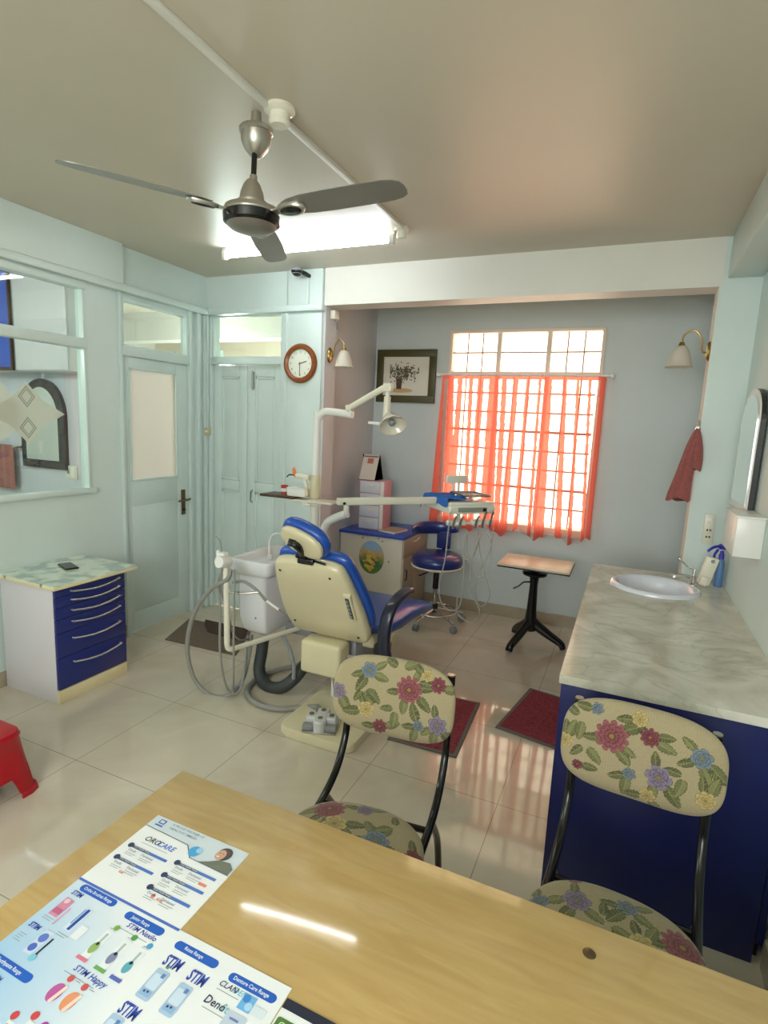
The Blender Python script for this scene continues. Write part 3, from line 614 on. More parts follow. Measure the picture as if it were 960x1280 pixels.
def pill(x0, x1, y, s):
    r = .0072; pts = [(x1 + r * math.cos(a) - r, y + r * math.sin(a)) for a in [-PI/2 + q * PI / 8 for q in range(9)]] + [(x0 + r + r * math.cos(a), y + r * math.sin(a)) for a in [PI/2 + q * PI / 8 for q in range(9)]]
    flat(b, pts, '2460C0'); txt(b, s, x0 + .009, y, .0088, 'E6EEF8', .88, 3)
pill(-.831, -.744, .605, 'Ortho Brushes Range'); pill(-.714, -.628, .600, '   Junior Range'); pill(-.597, -.510, .596, '     Rinse Range'); pill(-.484, -.397, .592, 'Denture Care Range'); pill(-.835, -.746, .454, 'Toothpaste Range')
DB = '2E4AA8'
for x, y in ((-.824, .590), (-.830, .516)): txt(b, 'STIM', x - .010, y, .0125, DB, .9, 2, .12, .03)
for x, y, s in ((-.592, .568, 1), (-.541, .566, 1), (-.595, .486, 1), (-.548, .470, 1), (-.470, .47, 1)): txt(b, 'STIM', x, y, .025, DB, .62, 2, .10, .03); lines(b, x + .006, y - .014, .016, 1)
txt(b, 'STIM Nexilo', -.694, .586, .0125, DB, 1, 2, .2); rect(b, -.706, .5765, -.640, .5755, '8890A0'); txt(b, 'STIM Happy', -.706, .497, .0135, DB, 1, 2, .2); rect(b, -.716, .487, -.652, .486, '8890A0')
def rp(cx, cy, w, h, ang, col, k=2):
    c_, s_ = math.cos(ang), math.sin(ang); flat(b, [(cx + u * w * c_ - v * h * s_, cy + u * w * s_ + v * h * c_) for u, v in ((-.5, -.5), (.5, -.5), (.5, .5), (-.5, .5))], col, k)
rp(-.822, .560, .020, .036, 0, 'D08AA6'); rp(-.822, .552, .017, .010, 0, 'BF6488', 3); disc(b, -.824, .572, .005, 'E9C6D6', 4); rp(-.806, .548, .003, .034, 0, 'D8A0BC'); lines(b, -.835, .538, .024, 2)
rp(-.776, .556, .017, .045, 0, 'CFE0EE'); rp(-.774, .556, .006, .042, 0, '2C4FA4', 3); rp(-.780, .560, .003, .030, 0, '7FA3D0', 4); lines(b, -.785, .527, .024, 2); rp(-.752, .540, .016, .024, 0, 'E2E8EC')
rp(-.795, .500, .018, .042, 0, 'CBD8EC'); disc(b, -.795, .508, .008, '5F7CC8', 3); disc(b, -.796, .490, .007, '4C6CC0', 3); rp(-.779, .495, .0035, .038, -.0, '243038'); disc(b, -.779, .478, .006, '79C4D8', 3); lines(b, -.840, .500, .016, 4)
for (x, c1, c2, c3) in ((-.708, 'D87C90', '8FB06A', '7FA850'), (-.668, '6FA860', '7E86A8', '4F9A52'), (-.634, '5A6CB8', '5FA8B8', '4C9CCC')):
    rp(x, .540, .015, .052, 0, 'E3EBEC'); disc(b, x, .532, .007, c2, 3, 1.5); rp(x, .548, .004, .022, 0, 'A8B8B8', 3); rp(x - .001, .511, .022, .006, 0, c1, 3); disc(b, x + .004, .573, .0052, c3, 3); lines(b, x - .006, .57, .006, 1)
for (x, c1) in ((-.697, 'B85A9C'), (-.667, 'E0946A')): disc(b, x, .458, .011, c1, 2, 1.3); rp(x + .006, .458, .006, .028, -.2, 'EAD3C6', 3); disc(b, x + .002, .482, .0055, 'C85A58', 3); lines(b, x + .010, .484, .010, 1)
for (x, y, c1) in ((-.718, .412, 'CC4A4A'), (-.692, .424, 'CC4A4A'), (-.668, .420, 'A23FA0'), (-.71, .39, '5FA860'), (-.68, .395, 'D87AA0')): disc(b, x, y, .006, c1, 2); rp(x + .004, y - .02, .012, .026, 0, 'DDE8E4'); disc(b, x + .004, y - .02, .004, c1, 4)
for (x, y) in ((-.578, .530), (-.530, .528), (-.585, .452), (-.535, .436)):
    flat(b, rrect(x, y, .0125, .024, .004), 'A9C4DE', 2); flat(b, rrect(x, y + .004, .0095, .012, .003), 'C9DCEC', 3); rect(b, x - .0095, y - .019, x + .0095, y - .010, '90B4D8', 3); disc(b, x - .004, y - .013, .0018, '2C3F70', 4); disc(b, x + .002, y - .012, .0018, '2C3F70', 4); rect(b, x + .002, y + .012, x + .008, y + .019, '5F86C0', 4)
rp(-.578, .560, .006, .006, 0, '5F9A80')
txt(b, 'CLAN', -.490, .577, .0125, '3A4460', 1, 2, .2); txt(b, 'DEN', -.464, .577, .0125, '79BCD8', 1, 2, .2); rect(b, -.488, .5685, -.448, .5675, '8E99A4'); txt(b, 'Deno', -.494, .549, .017, '2B3350', .95, 2, .12); txt(b, 'fit', -.464, .549, .017, '79C0C4', .95, 2, .12); lines(b, -.49, .5385, .04, 1)
rp(-.433, .570, .022, .024, 0, '6FB2E4'); disc(b, -.437, .575, .006, '3F86D0', 3); disc(b, -.428, .566, .006, 'A8D2F0', 3); rp(-.41, .566, .02, .014, 0, 'D4E2EA'); flat(b, rrect(-.434, .540, .017, .012, .004), 'BCCBDC', 2); rect(b, -.443, .541, -.428, .544, '6A7AB0', 3)
rp(-.830, .425, .016, .034, 0, '4F4A98'); rp(-.812, .430, .010, .03, 0, 'E8E8F0'); txt(b, 'STIM', -.806, .434, .012, DB, .8, 2, .2)
for q in range(3): rp(-.80 + .09 * q, .36, .03, .05, 0, ('DDE6EE', 'C9DCEC', 'E9DDE6')[q]); txt(b, 'STIM', -.81 + .09 * q, .395, .014, DB, .8, 2, .12)
b.build('brochure', label='large white and blue dental product brochure with rows of STIM products', cat='brochure', smooth=False, norm=False)
b = MB(); b.box(-.384, -.16, .27, .603, DZ, P0, M['paper']); rect(b, -.384, .588, -.16, .603, '23283A'); flat(b, [(-.330, .589), (-.16, .589), (-.16, .575), (-.318, .575)], '23283A', 1); txt(b, 'ORAL CARE', -.30, .583, .012, 'E6E8EE', 1, 3)
flat(b, rrect(-.355, .566, .026, .010, .004), '4F7A3A', 2); txt(b, 'Clove', -.375, .566, .012, 'E6EEDC', 1, 3); rp(-.26, .48, .12, .08, 0, 'C9DCC0'); lines(b, -.37, .54, .08, 5)
b.build('leaflet', label='leaflet with a dark header band right of the large brochure', cat='leaflet', smooth=False, norm=False)

# ---------------------------------------------------------------- floral chairs
def paint(P, items, seed):
    items = [(a_, b_, c_, d_ * 1.08, e_) for a_, b_, c_, d_, e_ in items]
    rng = np.random.default_rng(seed); X, Y = P[:, 0], P[:, 1]
    def lin(h): return np.array(hx(h)[:3])
    C_ = np.tile(lin('A39775'), (len(X), 1)); C_ *= (1 + .05 * rng.standard_normal(len(X)))[:, None]
    C_ *= (1 + .05 * np.sin(X * 900) * np.sin(Y * 40))[:, None]
    def leaf(cx_, cy_, a, L, col='6F7340', dk='3F4226'):
        u = (X - cx_) * math.cos(a) + (Y - cy_) * math.sin(a); v = -(X - cx_) * math.sin(a) + (Y - cy_) * math.cos(a); s = u / L
        w_ = .33 * L * np.sqrt(np.clip(s * (1 - s) * 4, 0, 1)) * (1 - .45 * s) * (1 + .08 * np.sin(s * 40))
        ins = (s > 0) & (s < 1) & (np.abs(v) < w_); ed = ins & (np.abs(v) > w_ - .0016); vein = ins & ((np.abs(v) < .0009) | (np.abs(np.sin((np.abs(v) * .8 - u) * 900)) < .18))
        C_[ins] = lin(col) * .9; half = ins & (v > 0); C_[half] = lin(col) * 1.25; C_[vein] = lin('8E8C58'); C_[ed] = lin(dk)
    def flower(cx_, cy_, R_, col, dk, lt, n, ph_):
        dx, dy = X - cx_, Y - cy_; r = np.hypot(dx, dy); th = np.arctan2(dy, dx) + ph_
        for lay, k_ in ((1.0, 0), (.7, .5), (.42, .2)):
            tt = th + k_; rad = R_ * lay * (.72 + .28 * np.abs(np.cos(tt * n / 2)) ** .7); ins = r < rad
            sh = (r / (rad + 1e-9)); c1 = lin(col)[None] * (1 - .45 * (1 - sh[ins]))[:, None] + lin(lt)[None] * (.55 * np.clip(sh[ins] - .55, 0, 1))[:, None]; C_[ins] = c1
            C_[ins & (r > rad - .0014)] = lin(dk); C_[ins & (np.abs(np.cos(tt * n / 2)) < .10) & (r > R_ * .12)] = lin(dk)
        C_[r < R_ * .14] = lin('8A7A30')
    K = {'m': ('7E4048', '4A2228', 'B08078', 11), 'p': ('766A7E', '463E50', '9C92A4', 6), 'b': ('66747E', '3E4A56', '8E9CA4', 6), 'y': ('B09C62', '80704A', 'C8BA88', 7), 'r': ('743440', '421A20', 'A06A66', 9)}
    for (k_, x_, y_, R_, la) in items:
        for q, a in enumerate(la): a = math.radians(a); leaf(x_ + R_ * .75 * math.cos(a), y_ + R_ * .75 * math.sin(a), a + (.25 if q % 2 else -.2), .044 + .009 * (q % 3), '6C6F46' if q % 2 else '575B38')
    for (k_, x_, y_, R_, la) in items:
        if k_ in K: c = K[k_]; flower(x_, y_, R_, c[0], c[1], c[2], c[3], rng.uniform(0, 6))
    return C_ * .93
def cushion(name, a, h, th, items, seed, parent, X, bend=0, nn=2.9, dome=.35, NUu=230, NVv=150, taper=0):
    s, t_ = np.meshgrid(np.linspace(-1, 1, NUu), np.linspace(-1, 1, NVv)); s, t_ = s.ravel(), t_.ravel()
    x = s * np.sqrt(1 - t_**2 / 2); y = t_ * np.sqrt(1 - s**2 / 2); r = np.hypot(x, y); th_ = np.arctan2(y, x)
    f = 1 / (np.abs(np.cos(th_))**nn + np.abs(np.sin(th_))**nn)**(1 / nn); x2, y2 = x * f * a, y * f * h; x2 = x2 * (1 - taper * (y2 / h))
    z = th / 2 * np.sqrt(np.clip(1 - r**7, 0, 1)) + dome * th * (1 - r**2) * .5
    zb = -th / 2 * np.sqrt(np.clip(1 - r**7, 0, 1)); bd = bend * (x2 / a)**2
    n = len(x2); Vt = np.stack([x2, y2, z + bd], 1); Vb = np.stack([x2, y2, zb + bd], 1); idx = np.arange(n).reshape(NVv, NUu)
    q = np.stack([idx[:-1, :-1], idx[:-1, 1:], idx[1:, 1:], idx[1:, :-1]], -1).reshape(-1, 4); faces = np.concatenate([q, q[:, ::-1] + n])
    V = np.concatenate([Vt, Vb]); cols = paint(V[:, :2] + np.where(np.arange(2 * n)[:, None] >= n, .03, 0), items, seed); cols = np.concatenate([np.clip(cols, 0, 1), np.ones((2 * n, 1))], 1)
    me = bpy.data.meshes.new(name); me.from_pydata(V.tolist(), [], faces.tolist()); at = me.color_attributes.new('pattern', 'FLOAT_COLOR', 'POINT'); at.data.foreach_set('color', cols.astype(np.float32).ravel())
    bm = bmesh.new(); bm.from_mesh(me); rim = [v for v in bm.verts if v.is_boundary]; bmesh.ops.remove_doubles(bm, verts=rim, dist=.0004); bmesh.ops.recalc_face_normals(bm, faces=bm.faces); bmesh.ops.transform(bm, matrix=X, verts=bm.verts); bm.to_mesh(me); bm.free()
    me.materials.append(M['floral']); me.shade_smooth(); o = bpy.data.objects.new(name, me); COL.objects.link(o); o.parent = parent; WM[o.name] = wm(parent); return o
def floral_chair(loc, rz, label, bi, si, seed, zb=.745):
    t = thing('floral_chair', loc, label, 'chair', rz, 'floral chairs at the desk')
    Xb = Matrix.Translation((0, .02, zb)) @ Matrix.Rotation(math.radians(82), 4, 'X')          # local +Z of the pad looks towards -Y
    cushion('backrest', .208, .132, .046, bi, seed, t, Xb, bend=.025, nn=3.3)
    Xs = Matrix.Translation((0, -.40, .455))
    cushion('seat', .205, .215, .060, si, seed + 1, t, Xs, nn=2.5, dome=.5, taper=-.04, NVv=200)
    for s in (-1, 1):
        b = MB(); b.tube([(s*.178, .050, zb + .085), (s*.178, .058, zb), (s*.178, .058, .62), (s*.178, .045, .535), (s*.178, -.02, .455), (s*.178, -.12, .418), (s*.176, -.25, .412)], .0125, M['black'], 12, 8); b.build('back_upright', t, local=True)
        b = MB(); b.tube([(s*.178, -.12, .415), (s*.180, .0, .25), (s*.185, .06, .012)], .0115, M['black'], 10, 6); b.lathe([(0, 0), (.015, 0), (.015, .025), (.012, .027)], M['blackp'], 12, (s*.185, .06, 0)); b.build('leg', t, local=True)
        b = MB(); b.tube([(s*.176, -.25, .412), (s*.176, -.50, .412), (s*.178, -.56, .39), (s*.182, -.60, .012)], .0115, M['black'], 10, 6); b.lathe([(0, 0), (.015, 0), (.015, .025), (.012, .027)], M['blackp'], 12, (s*.182, -.60, 0)); b.build('leg', t, local=True)
        b = MB(); b.tube([(s*.178, .062, zb + .06), (s*.178, .062, zb + .092)], .0135, M['black'], 10); b.tube([(s*.178, .062, zb + .090), (s*.178, .062, zb + .096)], .0125, M['steel'], 10); b.build('tube_cap', t, local=True)
    b = MB(); b.tube([(-.178, -.15, .405), (.178, -.15, .405)], .010, M['black'], 8); b.build('stretcher', t, local=True); b = MB(); b.tube([(-.176, -.48, .405), (.176, -.48, .405)], .010, M['black'], 8); b.build('stretcher', t, local=True)
    return t
b1 = [('m', .055, .045, .042, (200, 250, 330, 60, 20)), ('r', .150, .078, .024, (190, 340)), ('p', .158, -.050, .030, (110, 250, 320, 210)), ('p', -.185, .000, .026, (320, 290)), ('b', -.085, .085, .026, (210, 330, 250, 20)), ('y', -.085, -.045, .026, (120, 60, 200)), ('r', -.035, -.095, .024, (190, 10)), ('b', .095, -.065, .017, (200, 240, 120)), ('y', .11, .10, .018, (160,)), ('-', -.10, .03, .02, (250, 290, 330)), ('-', .02, -.02, .02, (200, 250)), ('-', .02, .11, .015, (170, 10))]
s1 = [('m', -.10, .13, .045, (250, 200, 290)), ('p', .0, .165, .026, (190, 20)), ('y', -.06, .07, .035, (340, 200, 20)), ('b', .07, .05, .036, (200, 120, 340, 60)), ('b', .125, -.0, .018, (200,)), ('r', .185, .04, .03, (120, 200)), ('-', .11, .12, .02, (120, 200)), ('-', .15, -.04, .02, (20, 300)), ('m', -.05, -.08, .04, (20, 150, 250)), ('p', .08, -.12, .03, (60, 180)), ('b', -.14, -.0, .025, (260, 340))]
b2 = [('m', -.075, .035, .043, (200, 300, 40, 320)), ('r', .02, .060, .024, (20, 330)), ('p', .052, -.040, .032, (110, 250, 320)), ('b', .145, .045, .026, (220, 280, 330, 130)), ('y', -.01, .10, .02, (200,)), ('y', -.195, -.01, .02, (100, 60)), ('y', .165, -.06, .024, (110, 60)), ('b', -.02, -.055, .017, (210, 250)), ('-', -.15, .07, .02, (170, 250)), ('-', -.14, -.0, .02, (240, 300)), ('b', -.12, .10, .016, (190,)), ('y', .03, -.10, .02, (200, 300)), ('r', -.155, -.07, .014, (10,)), ('-', .12, -.01, .02, (190, 240))]
s2 = [('r', -.11, .185, .02, (200,)), ('p', -.09, .10, .033, (110, 320, 260)), ('b', .02, .145, .024, (200, 320, 250, 20)), ('m', .14, .10, .044, (210, 250, 300)), ('y', .06, .05, .028, (120, 60, 200)), ('b', -.17, .06, .022, (120, 20)), ('y', .10, .01, .022, (200, 260)), ('b', .175, -.0, .02, (150, 250)), ('m', -.06, -.06, .04, (20, 200)), ('p', .05, -.12, .03, (60, 150)), ('-', -.02, .07, .02, (110, 330))]
floral_chair((-.628, 1.585, 0), math.radians(6), 'floral upholstered chair with black tube frame in front of the dental chair', b1, s1, 5, .722)
floral_chair((.112, 1.585, 0), math.radians(-5), 'floral upholstered chair with black tube frame in front of the blue counter', b2, s2, 9)

# ---------------------------------------------------------------- counter with basin
t = thing('vanity_counter', (.2, 2.7, 0), 'deep blue vanity counter unit under the marble worktop', 'counter')
bx('back_panel', .52, .54, 1.875, 3.63, .06, .785, M['blue_lam'], t); bx('bottom_panel', -.116, .52, 1.876, 3.63, .06, .08, M['blue_lam'], t); bx('far_panel', -.116, .52, 3.61, 3.63, .08, .785, M['blue_lam'], t); bx('plinth', -.09, .535, 1.90, 3.62, 0, .06, M['black'], t)
for k in range(4):
    y0 = 1.885 + k * .433; bx('door', -.130, -.118, y0, y0 + .425, .075, .78, M['blue_lam'], t, .002)
bx('end_panel', -.130, .515, 1.862, 1.875, 0.0, .785, M['blue_lam'], t, .002)
# worktop with elliptical basin hole
scx, scy, sa, sb = .196, 3.235, .215, .205
b = MB(); i = b.mi(M['marble']); Z0, Z1 = .785, .815; n = 64; X0, X1, Y0, Y1 = -.137, XR - .001, 1.855, 3.635
def outer(a):
    c_, s_ = math.cos(a), math.sin(a); ts = []
    if c_ > 1e-9: ts.append((X1 - scx) / c_)
    if c_ < -1e-9: ts.append((X0 - scx) / c_)
    if s_ > 1e-9: ts.append((Y1 - scy) / s_)
    if s_ < -1e-9: ts.append((Y0 - scy) / s_)
    q = min(ts); return (scx + c_ * q, scy + s_ * q)
angs = sorted([2 * PI * k / n for k in range(n)] + [math.atan2(y - scy, x - scx) % (2 * PI) for x in (X0, X1) for y in (Y0, Y1)])
rings = {}
for z in (Z0, Z1): rings[z] = ([b.v((scx + sa * .93 * math.cos(a), scy + sb * .93 * math.sin(a), z)) for a in angs], [b.v((*outer(a), z)) for a in angs])
m_ = len(angs)
for k in range(m_):
    k2 = (k + 1) % m_
    for z in (Z0, Z1): I, O = rings[z]; b.face((I[k], I[k2], O[k2], O[k]), i)
    for w_ in (0, 1): b.face((rings[Z0][w_][k], rings[Z0][w_][k2], rings[Z1][w_][k2], rings[Z1][w_][k]), i)
b.build('worktop', label='long grey-veined marble worktop on the blue counter', cat='worktop', smooth=False)
t = thing('washbasin', (scx, scy, Z1), 'white oval washbasin set into the marble worktop', 'washbasin')
b = MB(); prof = [(1.03, 0), (1.03, .008), (1.0, .018), (.95, .021), (.90, .019), (.84, .008), (.80, -.02), (.72, -.07), (.5, -.115), (.2, -.13), (.09, -.133)]
b.lathe([(r * sa, z) for r, z in prof], M['ceramic'], 56, (scx, scy, Z1), None, (1, sb / sa)); b.lathe([(.95 * sa, -.0), (.85 * sa, -.04), (.55 * sa, -.13), (.09 * sa, -.145), (.09 * sa, -.133)], M['ceramic'], 56, (scx, scy, Z1), None, (1, sb / sa)); b.build('bowl', t, angle=70)
b = MB(); b.lathe([(0, -.128), (.017, -.128), (.02, -.132), (.02, -.14)], M['chrome'], 20, (scx, scy, Z1)); b.build('drain', t)
t = thing('basin_tap', (.388, 3.37, Z1), 'chrome basin tap with lever beside the oval basin', 'tap')
b = MB(); b.lathe([(0, 0), (.022, 0), (.022, .006), (.015, .010), (.014, .05), (.016, .055), (.0, .058)], M['chrome'], 20, (.388, 3.37, Z1 + .012)); b.tube([(.388, 3.37, Z1 + .05), (.335, 3.355, Z1 + .062), (.30, 3.345, Z1 + .058), (.29, 3.342, Z1 + .045)], .009, M['chrome'], 10, 6); b.build('spout', t)
b = MB(); b.tube([(.388, 3.37, Z1 + .068), (.388, 3.37, Z1 + .10)], .008, M['chrome'], 10); b.tube([(.388, 3.37, Z1 + .10), (.353, 3.38, Z1 + .112), (.313, 3.40, Z1 + .14), (.309, 3.40, Z1 + .155)], .0055, M['chrome'], 8, 5); b.build('lever', t)
# soap dispenser box and spray bottle
t = thing('soap_dispenser', (.44, 3.50, Z1), 'cream upright dispenser bottle beside the tap', 'dispenser')
rt = RZ(20); b = MB(); b.box(.424, .488, 3.40, 3.435, Z1 + .012, Z1 + .170, M['creamw'], .008, 3, RY(13)); b.box(.420, .460, 3.385, 3.405, Z1 + .010, Z1 + .062, M['creamw'], .006, 3, RY(13)); b.build('body', t)
b = MB(); b.lathe([(0, 0), (.010, 0), (.008, .006), (0, .006)], M['graylid'], 12, (.472, 3.400, Z1 + .148), RX(90)); b.build('button', t)
t = thing('spray_bottle', (.50, 3.47, Z1), 'blue spray bottle with purple trigger behind the cream dispenser', 'bottle')
b = MB(); b.lathe([(0, 0), (.020, 0), (.022, .01), (.022, .12), (.014, .155), (.012, .16), (0, .16)], M['labelblue'], 24, (.518, 3.47, Z1)); b.build('body', t)
b = MB(); b.lathe([(.014, .155), (.014, .18), (.010, .185), (.009, .20), (0, .2)], M['purple'], 16, (.518, 3.47, Z1)); b.lathe([(0, -.012), (.018, -.012), (.024, 0), (.018, .014), (0, .016)], M['purple'], 16, (.518, 3.47, Z1 + .222))
b.tube([(.512, 3.465, Z1 + .228), (.475, 3.44, Z1 + .222), (.452, 3.43, Z1 + .205), (.446, 3.43, Z1 + .195)], .0075, M['purple'], 8, 4); b.tube([(.495, 3.45, Z1 + .21), (.48, 3.44, Z1 + .18), (.482, 3.44, Z1 + .15)], .0065, M['purple'], 8, 4); b.build('trigger_head', t, label='purple trigger spray head')
# arched mirror on right wall
t = thing('arched_mirror', (.52, 3.2, 1.28), 'arched wall mirror with pale border on the right wall above the shelf box', 'mirror')
my0, my1, mz0, mzs, mzt = 2.985, 3.425, 1.285, 1.715, 1.865
def arch(y0, y1, z0, zs, zt, n=20):
    c_ = (y0 + y1) / 2; h = (y1 - y0) / 2; return [(y0, z0), (y1, z0)] + [(c_ + h * math.cos(a), zs + (zt - zs) * math.sin(a)) for a in [PI * k / n for k in range(n + 1)]]
b = MB(); b.prism(arch(my0, my1, mz0, mzs, mzt), .520, .542, mat('dark_mirror_edge', '2A2C2C', .3), 'x'); b.build('backing', t, smooth=False)
b = MB(); b.prism(arch(my0, my1, mz0, mzs, mzt), .514, .5195, M['white'], 'x'); b.build('bevelled_border', t, smooth=False)
b = MB(); b.prism(arch(my0 + .03, my1 - .03, mz0 + .03, mzs, mzt - .03), .511, .5138, M['mirror'], 'x'); b.build('glass', t, smooth=False)
t = thing('wall_shelf_box', (.5, 2.87, 1.13), 'white box shelf on the right wall under the mirror', 'wall box')
bx('box', .445, XR, 2.73, 3.02, 1.125, 1.295, M['white'], t, .004); bx('lid', .440, XR, 2.722, 3.028, 1.295, 1.303, M['white'], t, .002)
# towel hook + towel
t = thing('towel_ring', (.345, 3.70, 1.70), 'chrome towel ring with plate on the pale column edge', 'towel ring')
b = MB(); b.box(.338, .350, 3.67, 3.70, 1.63, 1.72, M['chrome'], .003); b.build('plate', t)
b = MB(); b.tube([(.345, 3.685, 1.70), (.335, 3.66, 1.712), (.335, 3.62, 1.71), (.335, 3.60, 1.685)], .005, M['chrome'], 8, 5); b.tube([(.335 + .012*math.cos(a), 3.60, 1.668 + .016*math.sin(a)) for a in [q*PI/8 for q in range(17)]], .003, M['chrome'], 6); b.build('ring', t)
b = MB(); i = b.mi(M['towel']); NT = 40; rows = []
Lr = [(1.672, .334, .010, .014), (1.645, .331, .020, .016), (1.58, .322, .032, .018), (1.50, .310, .038, .018), (1.40, .296, .046, .018), (1.30, .283, .058, .017), (1.262, .280, .062, .016)]
for z, cx_, hw_, dp in Lr:
    rows.append([b.v((cx_ + hw_ * math.cos(a) * (1 + .06 * math.sin(6*a)), 3.602 + dp * math.sin(a) * (1 + .25 * math.sin(7*a + z*3)), z + .012 * math.sin(3*a) * (z < 1.3))) for a in [2*PI*k/NT for k in range(NT)]])
for p, q in zip(rows, rows[1:]):
    for k in range(NT): b.face((p[k], p[(k+1) % NT], q[(k+1) % NT], q[k]), i)
b.face(rows[0], i); b.face(rows[-1], i)
rows = []
for z, x0_, x1_ in ((1.668, .330, .346), (1.62, .328, .362), (1.56, .328, .374), (1.50, .330, .380), (1.44, .332, .378)):
    rows.append([b.v(((x0_+x1_)/2 + (x1_-x0_)/2*math.cos(a), 3.594 + .015*math.sin(a), z + (.008*math.sin(2*a) if z < 1.45 else 0))) for a in [2*PI*k/20 for k in range(20)]])
for p, q in zip(rows, rows[1:]):
    for k in range(20): b.face((p[k], p[(k+1) % 20], q[(k+1) % 20], q[k]), i)
b.face(rows[0], i); b.face(rows[-1], i)
b.build('hand_towel', label='russet terry hand towel hanging by the right column', cat='towel', angle=80)

# ---------------------------------------------------------------- drawer cabinet on the left
t = thing('drawer_cabinet', (-2.96, 2.14, 0), 'white drawer cabinet with six blue drawers against the left wall', 'drawer cabinet')
bx('carcass', -3.19, -2.755, 1.915, 2.37, .0, .665, M['white_side'], t, .002)
bx('plinth', -2.755, -2.738, 1.915, 2.37, 0.0, .075, M['edge_cream'], t, .002)
b = MB(); b.box(-3.200, -2.695, 1.885, 2.43, .665, .683, M['edge_cream'], .002); b.build('top_board', t)
zs = [.08, .265, .405, .485, .55, .61, .66]
for k in range(6):
    d = bx('drawer', -2.755, -2.736, 1.918, 2.367, zs[k] + .0015, zs[k+1] - .0015, M['blue_drawer'], t, .0015)
    hz = zs[k+1] - (.045 if k < 2 else .028)
    b = MB(); b.tube([(-2.738, 2.01, hz)] + [(-2.722 + .010 * math.sin(PI * q / 8), 2.01 + .31 * q / 8, hz - .016 * math.sin(PI * q / 8)) for q in range(9)] + [(-2.738, 2.32, hz)], .0055, M['handle'], 8); b.build('handle', d)
# paper under glass on the top
m, nt, bb, N, Lk = nodes('printed_sheet_under_glass'); bb.inputs['Coat Weight'].default_value = .6; bb.inputs['Coat Roughness'].default_value = .04; tc = N('TexCoord'); vo = N('TexVoronoi'); vo.inputs['Scale'].default_value = 16; vo.feature = 'F1'; nz = N('TexNoise'); nz.inputs['Scale'].default_value = 9
Lk(tc.outputs['Object'], vo.inputs['Vector']); Lk(tc.outputs['Object'], nz.inputs['Vector']); cr = N('ValToRGB'); e = cr.color_ramp.elements; e[0].position = .42; e[0].color = hx('DDEEDC'); e[1].position = .6; e[1].color = hx('A9C0BC'); k_ = e.new(.5); k_.color = hx('CFE4D2'); Lk(nz.outputs['Fac'], cr.inputs[0]); Lk(cr.outputs[0], bb.inputs['Base Color']); bb.inputs['Roughness'].default_value = .1
b = MB(); b.box(-3.197, -2.698, 1.888, 2.427, .683, .690, m); b.build('printed_sheet', t, label='pale green printed sheets under glass')
for q in ((-3.10, 1.884), (-2.80, 1.884), (-2.85, 2.424)):
    bx('glass_clip', q[0] - .008, q[0] + .008, q[1], q[1] + .008, .672, .692, M['steel'], t, .001)
t = thing('phone', (-2.985, 2.18, .690), 'black phone lying on the drawer cabinet', 'phone')
rt = RZ(-62); b = MB(); b.box(-2.985 - .036, -2.985 + .036, 2.185 - .075, 2.185 + .075, .690, .700, M['black'], .004, 3, RZ(70)); b.build('body', t)
b = MB(); b.box(-2.985 - .033, -2.985 + .033, 2.185 - .071, 2.185 + .071, .7, .7006, mat('phone_screen', '202226', .08), 0, 1, RZ(70)); b.build('screen', t)
# red stool
t = thing('plastic_stool', (-2.38, 1.26, 0), 'low red plastic stool at the left edge', 'stool')
b = MB(); cx_, cy_ = -2.375, 1.235; i = b.mi(M['red_plastic']); lv = [(.275, .14, .05), (.285, .150, .055), (.270, .158, .06), (.20, .170, .06), (.10, .186, .06), (.02, .20, .06), (.0, .206, .065)]
def ringp(hw_, r, z): return [(x, y, z) for x, y in rrect(cx_, cy_, hw_ * 1.0, hw_ * .92, r, 5)]
R_ = []; i = b.mi(M['red_plastic'])
for k_, z in ((0, .284), (.6, .284), (.9, .284), (.985, .280), (1.0, .270), (1.03, .262), (1.0, .255), (1.07, .17), (1.15, .095), (1.10, .097), (1.02, .17), (.95, .25)):
    R_.append([b.v((cx_, cy_, z))] if k_ == 0 else [b.v((x, y, z)) for x, y in rrect(cx_, cy_, .163 * k_, .150 * k_, .05 * k_, 5)])
n = len(R_[1])
for p, q in zip(R_, R_[1:]):
    for k in range(n):
        if len(p) == 1: b.face((p[0], q[k], q[(k+1) % n]), i)
        else: b.face((p[k], p[(k+1) % n], q[(k+1) % n], q[k]), i)
b.build('seat', t, angle=50)
for sx_ in (-1, 1):
    for sy_ in (-1, 1):
        b = MB(); i = b.mi(M['red_plastic']); R_ = []
        for z, g_, wl in ((.13, 1.115, .115), (.10, 1.145, .10), (.06, 1.18, .088), (.022, 1.21, .082), (.018, 1.27, .088), (0, 1.28, .09)):
            ox, oy = .163 * g_, .150 * g_
            pts = [(ox, oy - wl), (ox, oy - .05), (ox - .015, oy - .015), (ox - .05, oy), (ox - wl, oy), (ox - wl, oy - .010), (ox - .052, oy - .011), (ox - .024, oy - .024), (ox - .011, oy - .052), (ox - .010, oy - wl)]
            R_.append([b.v((cx_ + sx_ * p[0], cy_ + sy_ * p[1], z)) for p in pts])
        for p, q in zip(R_, R_[1:]):
            for k in range(10): b.face((p[k], p[(k+1) % 10], q[(k+1) % 10], q[k]), i)
        b.face(R_[0], i); b.face(R_[-1], i); b.build('leg', t)
